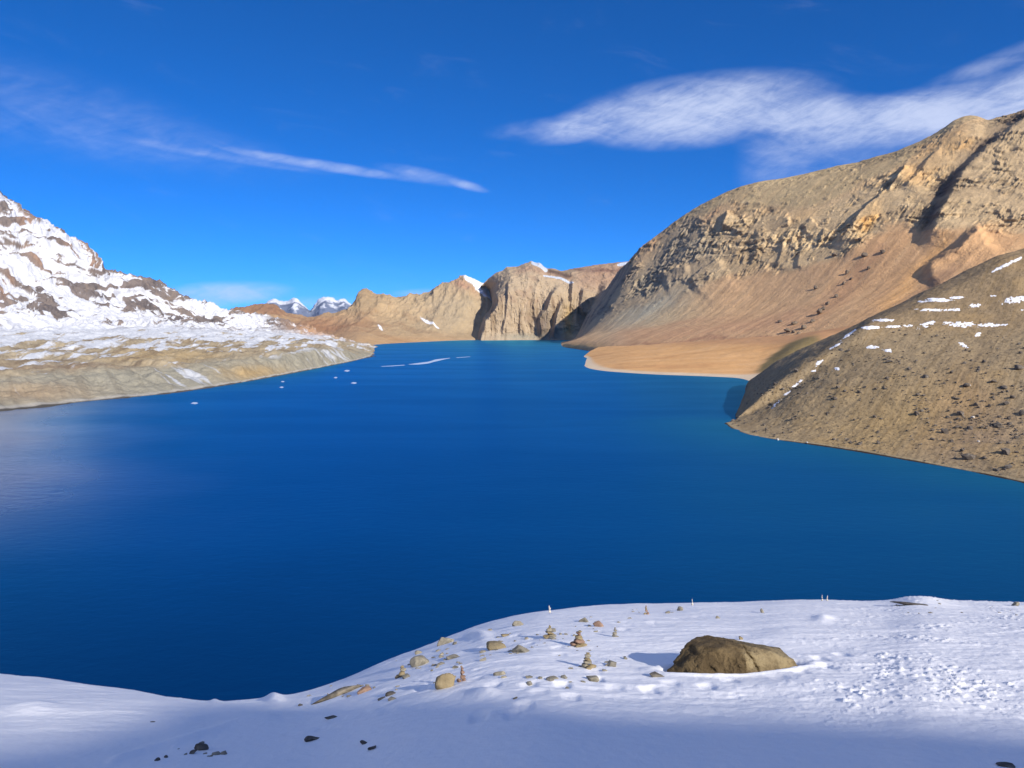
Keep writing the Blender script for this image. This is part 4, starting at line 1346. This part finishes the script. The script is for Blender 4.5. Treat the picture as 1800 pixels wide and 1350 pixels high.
# grit and pebbles showing through the thin snow around the cairns
def build_pebbles():
    r = np.random.default_rng(33)
    shapes = [rock_shape(1300 + k, 1, 8) for k in range(10)]
    allV, allF, off = [], [], 0
    cl = [(720, 1180), (760, 1165), (800, 1150), (870, 1140), (915, 1120), (966, 1120), (1018, 1136), (1034, 1172), (1050, 1100), (640, 1215), (600, 1222), (960, 1195), (1140, 1080), (1620, 1064), (1760, 1066), (360, 1315)]
    for i in range(150):
        p, q = cl[i % len(cl)]
        px, py = p + r.normal(0, 34), q + r.normal(0, 9)
        if py < np.interp(px, SKY[:, 0], SKY[:, 1]) + 4:
            continue
        x, y, z = ground_hit(px, py)
        z = float(ground_z(np.array([x]), np.array([y]))[0])
        V, F = shapes[i % 10]
        sc = r.lognormal(math.log(0.03), 0.45)
        a = r.uniform(0, 6.28)
        v = V * np.array([sc * 1.5, sc, sc * 0.55])
        v = np.stack([v[:, 0] * math.cos(a) - v[:, 1] * math.sin(a), v[:, 0] * math.sin(a) + v[:, 1] * math.cos(a), v[:, 2] + sc * 0.1], -1)
        allV.append(v + np.array([x, y, z])); allF.append(F + off); off += len(V)
    props(mesh_obj('pebbles', np.concatenate(allV), np.concatenate(allF), M_GREY, smooth=False), 'scattered pebbles and grit poking through the thin snow', kind='stuff')


build_pebbles()

# ------------------------------------------------------------------ surface lookups on the built slopes
def pick(T, px, py):
    PX, PY = T['P']
    d = (PX - px)**2 + (PY - py)**2
    # nearest to the camera among the points close to that sight line
    m = d < 9
    if not m.any():
        k = np.unravel_index(np.argmin(d), d.shape)
    else:
        dist = np.where(m, T['V'][..., 1], 1e9)
        near = dist.min()
        k = np.unravel_index(np.argmin(np.where(m & (dist < near + 30), d, 1e9)), d.shape)
    return T['V'][k], T['N'][k]


# snow patches on the peninsula: thin drifts lying on the gravel
M_DRIFT = snow_mat()
M_DRIFT.name = 'drifted_snow'


def snow_patch(px, py, w, h, ang, label):
    PX, PY = PEN['P']
    m = (np.abs(PX - px) < w) & (np.abs(PY - py) < w)
    iv, iu = np.where(m)
    if len(iv) == 0:
        return
    y_here = pick(PEN, px, py)[0][1]
    v0, v1, u0, u1 = iv.min(), iv.max() + 1, iu.min(), iu.max() + 1
    sub = PEN['V'][v0:v1, u0:u1]
    qx, qy = PX[v0:v1, u0:u1], PY[v0:v1, u0:u1]
    c, s = math.cos(ang), math.sin(ang)
    a = ((qx - px) * c + (qy - py) * s) / (w / 2)
    b = ((qy - py) * c - (qx - px) * s) / (h * 0.36)
    f = a * a + b * b + 0.2 + 3.0 * fbm(qx / 8 + px, qy / 2.6, 0.5, 4, 0.6)
    f = f + np.where(np.abs(sub[..., 1] - y_here) > 60, 9, 0)
    thick = 0.3 * (1 - f)
    V = sub + PEN['N'][v0:v1, u0:u1] * np.clip(thick, -0.5, 0.5)[..., None]
    keep = f < 1.35
    F = grid_faces(*f.shape)
    kf = keep.ravel()[F].all(1)
    F = F[kf]
    if len(F) < 2:
        return
    used = np.unique(F)
    mp = -np.ones(f.size, int); mp[used] = np.arange(len(used))
    o = mesh_obj('snow_patch', V.reshape(-1, 3)[used], mp[F], M_DRIFT)
    props(o, label, 'snow patch', 'snow patches on the peninsula')


for args in (
    (1647, 528, 62, 11, -0.05, 'broad streaky snow patch high on the peninsula, left of the highest'), (1684, 523, 26, 7, -0.1, 'short snow streak above the broad streaky patch'),
    (1641, 545, 66, 7, 0.0, 'long thin snow streak under the broad streaky patch'), (1680, 544, 28, 7, 0, 'short snow streak right of the long thin one'),
    (1714, 537, 26, 11, -0.1, 'small snow patch midway to the large bright one at the right edge'), (1786, 527, 54, 17, -0.18, 'large bright snow patch at the right edge, high on the peninsula'),
    (1796, 544, 20, 5, 0, 'thin snow sliver below the large bright patch at the right edge'), (1552, 563, 34, 7, 0.0, 'snow streak on the crest where the row of patches begins'),
    (1530, 576, 36, 8, -0.05, 'snow streak lying just below the crest streak'), (1571, 574, 28, 6, 0, 'thin snow streak second in the long row'),
    (1597, 572, 22, 6, -0.1, 'small snow patch third in the long row'), (1630, 570, 32, 14, -0.3, 'wedge shaped snow patch in the middle of the long row'),
    (1690, 570, 60, 14, 0.02, 'widest snow patch of the long row'), (1738, 571, 42, 11, 0.0, 'snow patch right of the widest one in the row'),
    (1766, 571, 16, 7, -0.1, 'last small snow patch of the long row'), (1719, 588, 16, 8, -0.5, 'small slanting snow patch below the row'),
    (1694, 607, 15, 12, 0.4, 'lone snow patch well below the row'), (1532, 610, 22, 9, 0.1, 'left of two snow patches below the crest'),
    (1560, 616, 24, 8, 0.15, 'right of two snow patches below the crest'), (1438, 639, 17, 10, -0.7, 'chunky slanting snow patch near the dark flank'),
    (1430, 652, 11, 7, -0.6, 'tiny snow patch under the chunky slanting one'), (1471, 648, 11, 8, 0, 'round small snow patch right of the chunky slanting one'),
    (1401, 675, 32, 7, -0.65, 'long slanting snow streak on the lower nose'), (1384, 691, 17, 6, -0.6, 'short slanting snow streak on the lower nose'),
    (1364, 711, 19, 8, -0.7, 'lowest slanting snow streak near the tip'), (1470, 607, 28, 6, -0.55, 'slanting snow streak along the dark crest edge, lower'),
    (1492, 588, 30, 6, -0.6, 'slanting snow streak along the dark crest edge, upper'), (1760, 470, 40, 8, -0.45, 'thin snow streak near the top corner of the peninsula'),
    (1785, 458, 36, 8, -0.4, 'highest snow streak at the peninsula top'), (1745, 520, 16, 5, 0, 'tiny snow streak left of the large bright patch')):
    snow_patch(*args)

# rocks on the peninsula: the plainly visible ones singly, the small ones as one scatter
rp = np.random.default_rng(21)
big = [(1700, 679, 14, 6), (1745, 672, 10, 6), (1764, 683, 12, 7), (1790, 648, 14, 8), (1672, 656, 8, 7), (1467, 702, 9, 6), (1612, 728, 10, 7), (1393, 737, 8, 6), (1716, 713, 8, 7), (1738, 716, 8, 6), (1796, 728, 12, 10), (1774, 737, 8, 6), (1545, 780, 7, 7), (1690, 793, 8, 6), (1640, 757, 7, 5), (1756, 752, 9, 6), (1788, 770, 9, 6), (1730, 637, 8, 5), (1600, 650, 7, 5), (1560, 665, 7, 5), (1510, 690, 7, 6), (1665, 735, 7, 6), (1720, 650, 7, 5), (1780, 700, 9, 6)]
BIGLAB = {0: 'long dark rock beside a pale stone on the peninsula, left of the right edge cluster', 1: 'dark rock on the peninsula just right of the long one', 2: 'broad dark rock on the peninsula, lower right of the long one', 3: 'large dark rock on the peninsula at the right edge, below the snow patches',
          5: 'dark rock on the left part of the peninsula slope, below the slanting snow streaks', 7: 'dark rock near the tip of the peninsula', 10: 'biggest dark rock on the peninsula, at the right edge', 12: 'dark rock just above the shore of the peninsula, left', 13: 'dark rock just above the shore of the peninsula, right',
          23: 'dark rock at the right edge of the peninsula, above the biggest one'}
for i, (px, py, w, h) in enumerate(big):
    p, nrm = pick(PEN, px, py)
    s = ppm(p[1])
    o = rock_obj('hillside_rock', 400 + i, (w * s * 1.1, w * s, h * s * 1.3), p, M_PENROCK, float(rp.uniform(0, 3)), (0.2, 0.1), 3, sink=0.3)
    props(o, BIGLAB.get(i, 'small dark rock sitting on the gravel slope of the peninsula'), 'rock', 'dark rocks on the peninsula')
for i, (px, py, w) in enumerate(((1709, 735, 7), (1367, 774, 7), (1418, 779, 5), (1598, 648, 6), (1720, 777, 6), (1705, 678, 5))):
    p, nrm = pick(PEN, px, py)
    s = ppm(p[1])
    o = rock_obj('hillside_rock', 500 + i, (w * s, w * s, w * s * 0.8), p, M_PALE, float(rp.uniform(0, 3)), (0.2, 0.1), 2, sink=0.25)
    props(o, ('whitish stone on the right of the peninsula slope among dark rocks', 'whitish stone at the waterline near the tip of the peninsula', 'second whitish stone along the waterline from the tip', 'whitish stone high on the middle of the peninsula slope', 'whitish stone low on the right of the peninsula slope', 'whitish stone touching the long dark rock')[i], 'rock', 'pale stones on the peninsula')


def scatter(T, n, size, mat, name, label, region, seed):
    r = np.random.default_rng(seed)
    PX, PY = T['P']
    w = region(PX, PY, T['V'])
    w = w / w.sum()
    idx = r.choice(w.size, n, p=w.ravel())
    Pn = T['V'].reshape(-1, 3)[idx]
    allV, allF, off = [], [], 0
    shapes = [rock_shape(900 + k, 1, 8) for k in range(12)]
    for i in range(n):
        V, F = shapes[i % 12]
        s = size * r.lognormal(0, 0.65)
        a = r.uniform(0, 6.28)
        c, q = math.cos(a), math.sin(a)
        v = V * np.array([s, s * r.uniform(.7, 1), s * r.uniform(.5, .8)]) / 2
        v = np.stack([v[:, 0] * c - v[:, 1] * q, v[:, 0] * q + v[:, 1] * c, v[:, 2] + s * 0.12], -1)
        allV.append(v + Pn[i]); allF.append(F + off); off += len(V)
    o = mesh_obj(name, np.concatenate(allV), np.concatenate(allF), mat, smooth=False)
    props(o, label, kind='stuff')
    return o


def reg_pen(PX, PY, V):
    vis = (PY > 560) & (V[..., 2] > 1) & (V[..., 1] < 960)
    return vis * (0.10 + sst(fbm(V[..., 0] / 22, V[..., 1] / 22, 0.3, 3), 0.0, 0.4)) * (0.15 + spot(PX, PY, 1740, 730, 110, 60) + 0.5 * spot(PX, PY, 1600, 660, 120, 40) + 0.25 * spot(PX, PY, 1450, 700, 100, 50))


scatter(PEN, 1700, 1.35, M_PENROCK, 'hillside_rubble', 'small dark rubble strewn over the peninsula slope', reg_pen, 5)

# blocks fallen onto the scree of the right mountain
for i, (px, py, w, h) in enumerate(((1384, 584, 14, 7), (1396, 570, 12, 6), (1412, 578, 11, 7), (1404, 588, 9, 5), (1440, 552, 12, 9), (1448, 545, 9, 6), (1428, 566, 10, 5), (1372, 566, 10, 4), (1552, 444, 10, 7), (1520, 451, 11, 6), (1467, 450, 12, 6), (1526, 474, 8, 7), (1489, 481, 9, 6), (1434, 508, 7, 6), (1512, 422, 8, 6), (1495, 492, 7, 5), (1482, 500, 7, 5), (1455, 535, 8, 5), (1470, 522, 7, 5), (1395, 584, 8, 5))):
    p, nrm = pick(RIGHT, px, py)
    s = ppm(p[1])
    o = rock_obj('fallen_block', 600 + i, (w * s, w * s, h * s * 1.5), p, M_BLOCK, i * 1.3, (0.2, 0.1), 3, sink=0.25)
    props(o, 'dark fallen block in the cluster at the foot of the tan scree' if py > 540 else ('dark fallen block high on the tan scree under the cliffs' if py < 460 else 'dark fallen block halfway down the tan scree'), 'rock', 'fallen blocks at the scree foot' if py > 540 else ('fallen blocks under the cliffs' if py < 460 else 'fallen blocks halfway down'))

# ------------------------------------------------------------------ drifting ice on the lake
M_ICE = bpy.data.materials.new('drift_ice')
M_ICE.use_nodes = True
_t = NT(M_ICE.node_tree)
_o = _t.n('ShaderNodeOutputMaterial')
_b = _t.n('ShaderNodeBsdfPrincipled')
_tc = _t.n('ShaderNodeTexCoord')
_n = _t.noise(_tc.outputs['Object'], 0.15, 5.0, 0.6)
_t.l(_t.mix(_n, (0.25, 0.42, 0.62, 1), (0.74, 0.78, 0.84, 1)), _b.inputs['Base Color'])
_b.inputs['Roughness'].default_value = 0.5
_t.l(_b.outputs[0], _o.inputs[0])


def ice(pts, label, th=0.35):
    """Slab of ice with a ragged rim, outlined on the lake surface."""
    r = np.random.default_rng(len(label))
    pts = np.array([on_lake(p, q) for p, q in pts])
    K = 14
    i = np.linspace(0, len(pts), len(pts) * K, endpoint=False)
    a = pts[i.astype(int) % len(pts)]; b = pts[(i.astype(int) + 1) % len(pts)]
    ring = a + (b - a) * (i % 1)[:, None]
    ctr = ring.mean(0)
    amp = np.linalg.norm(ring - ctr, axis=1).mean()
    ring = ring + np.stack([fbm(i * 0.4, 0.5, 1.0, 3), fbm(i * 0.4, 3.5, 2.0, 3)], -1) * amp * np.array([0.18, 0.3])
    n = len(ring)
    inner = ctr + (ring - ctr) * 0.8
    V = np.concatenate([np.c_[ring, np.full(n, -0.1)], np.c_[ring, np.full(n, th * 0.6)], np.c_[inner, np.full(n, th)], [[ctr[0], ctr[1], th * 1.05]]])
    F = []
    for k in range(n):
        q = (k + 1) % n
        for base in (0, n):
            F.append((base + k, base + q, base + n + q)); F.append((base + k, base + n + q, base + n + k))
        F.append((2 * n + k, 2 * n + q, 3 * n))
    o = mesh_obj('ice_floe', V, np.array(F), M_ICE, smooth=False)
    props(o, label, 'ice floe', 'ice drifting on the lake')


def around(px, py, w, h):
    return [(px - w / 2, py + h * .1), (px - w * .2, py - h / 2), (px + w * .3, py - h * .45), (px + w / 2, py), (px + w * .1, py + h / 2)]


ice([(716, 640.6), (735, 640.6), (755, 638.2), (775, 633.6), (795, 629.8), (792, 629.2), (765, 632.6), (745, 637), (725, 639.6)], 'long curved white ice streak in the middle of the lake')
ice([(670, 644.3), (690, 643.6), (712, 642), (711, 641.5), (690, 643), (672, 643.9)], 'thin faint ice streak trailing left from the curved one')
ice([(802, 629), (826, 627.2), (826, 626.9), (804, 628.5)], 'thin faint ice streak trailing right from the curved one')
ice(around(622, 673.5, 11, 3), 'lone white ice floe below the shore point')
ice(around(610, 652, 11, 3), 'white ice floe close to the tip of the left shore')
ice(around(342, 709, 13, 3.2), 'white ice floe nearest the left shore')
ice(around(497, 671, 7, 2), 'small ice floe midway along the left shore')
ice(around(495, 681, 8, 2.5), 'faint small ice floe just off the midway one')
ice(around(590, 664, 7, 2.5), 'faint ice floe between the two by the shore point')

# ------------------------------------------------------------------ thin blue air
def build_haze():
    x0, x1, y0, y1, z0, z1 = -61000, 61000, -61000, 61000, -47, 1900
    V = [(x0, y0, z0), (x1, y0, z0), (x1, y1, z0), (x0, y1, z0), (x0, y0, z1), (x1, y0, z1), (x1, y1, z1), (x0, y1, z1)]
    F = [(3, 2, 1, 0), (4, 5, 6, 7), (0, 1, 5, 4), (1, 2, 6, 5), (2, 3, 7, 6), (3, 0, 4, 7)]
    m = bpy.data.materials.new('thin_air')
    m.use_nodes = True
    t = NT(m.node_tree)
    out = t.n('ShaderNodeOutputMaterial')
    v = t.n('ShaderNodeVolumePrincipled')
    v.inputs['Color'].default_value = (0.50, 0.74, 1.0, 1)
    v.inputs['Density'].default_value = 7e-6
    v.inputs['Anisotropy'].default_value = 0.0
    t.l(v.outputs[0], out.inputs['Volume'])
    props(mesh_obj('haze', V, F, m, smooth=False), 'thin blue air over the lake and the ranges', kind='stuff')


build_haze()
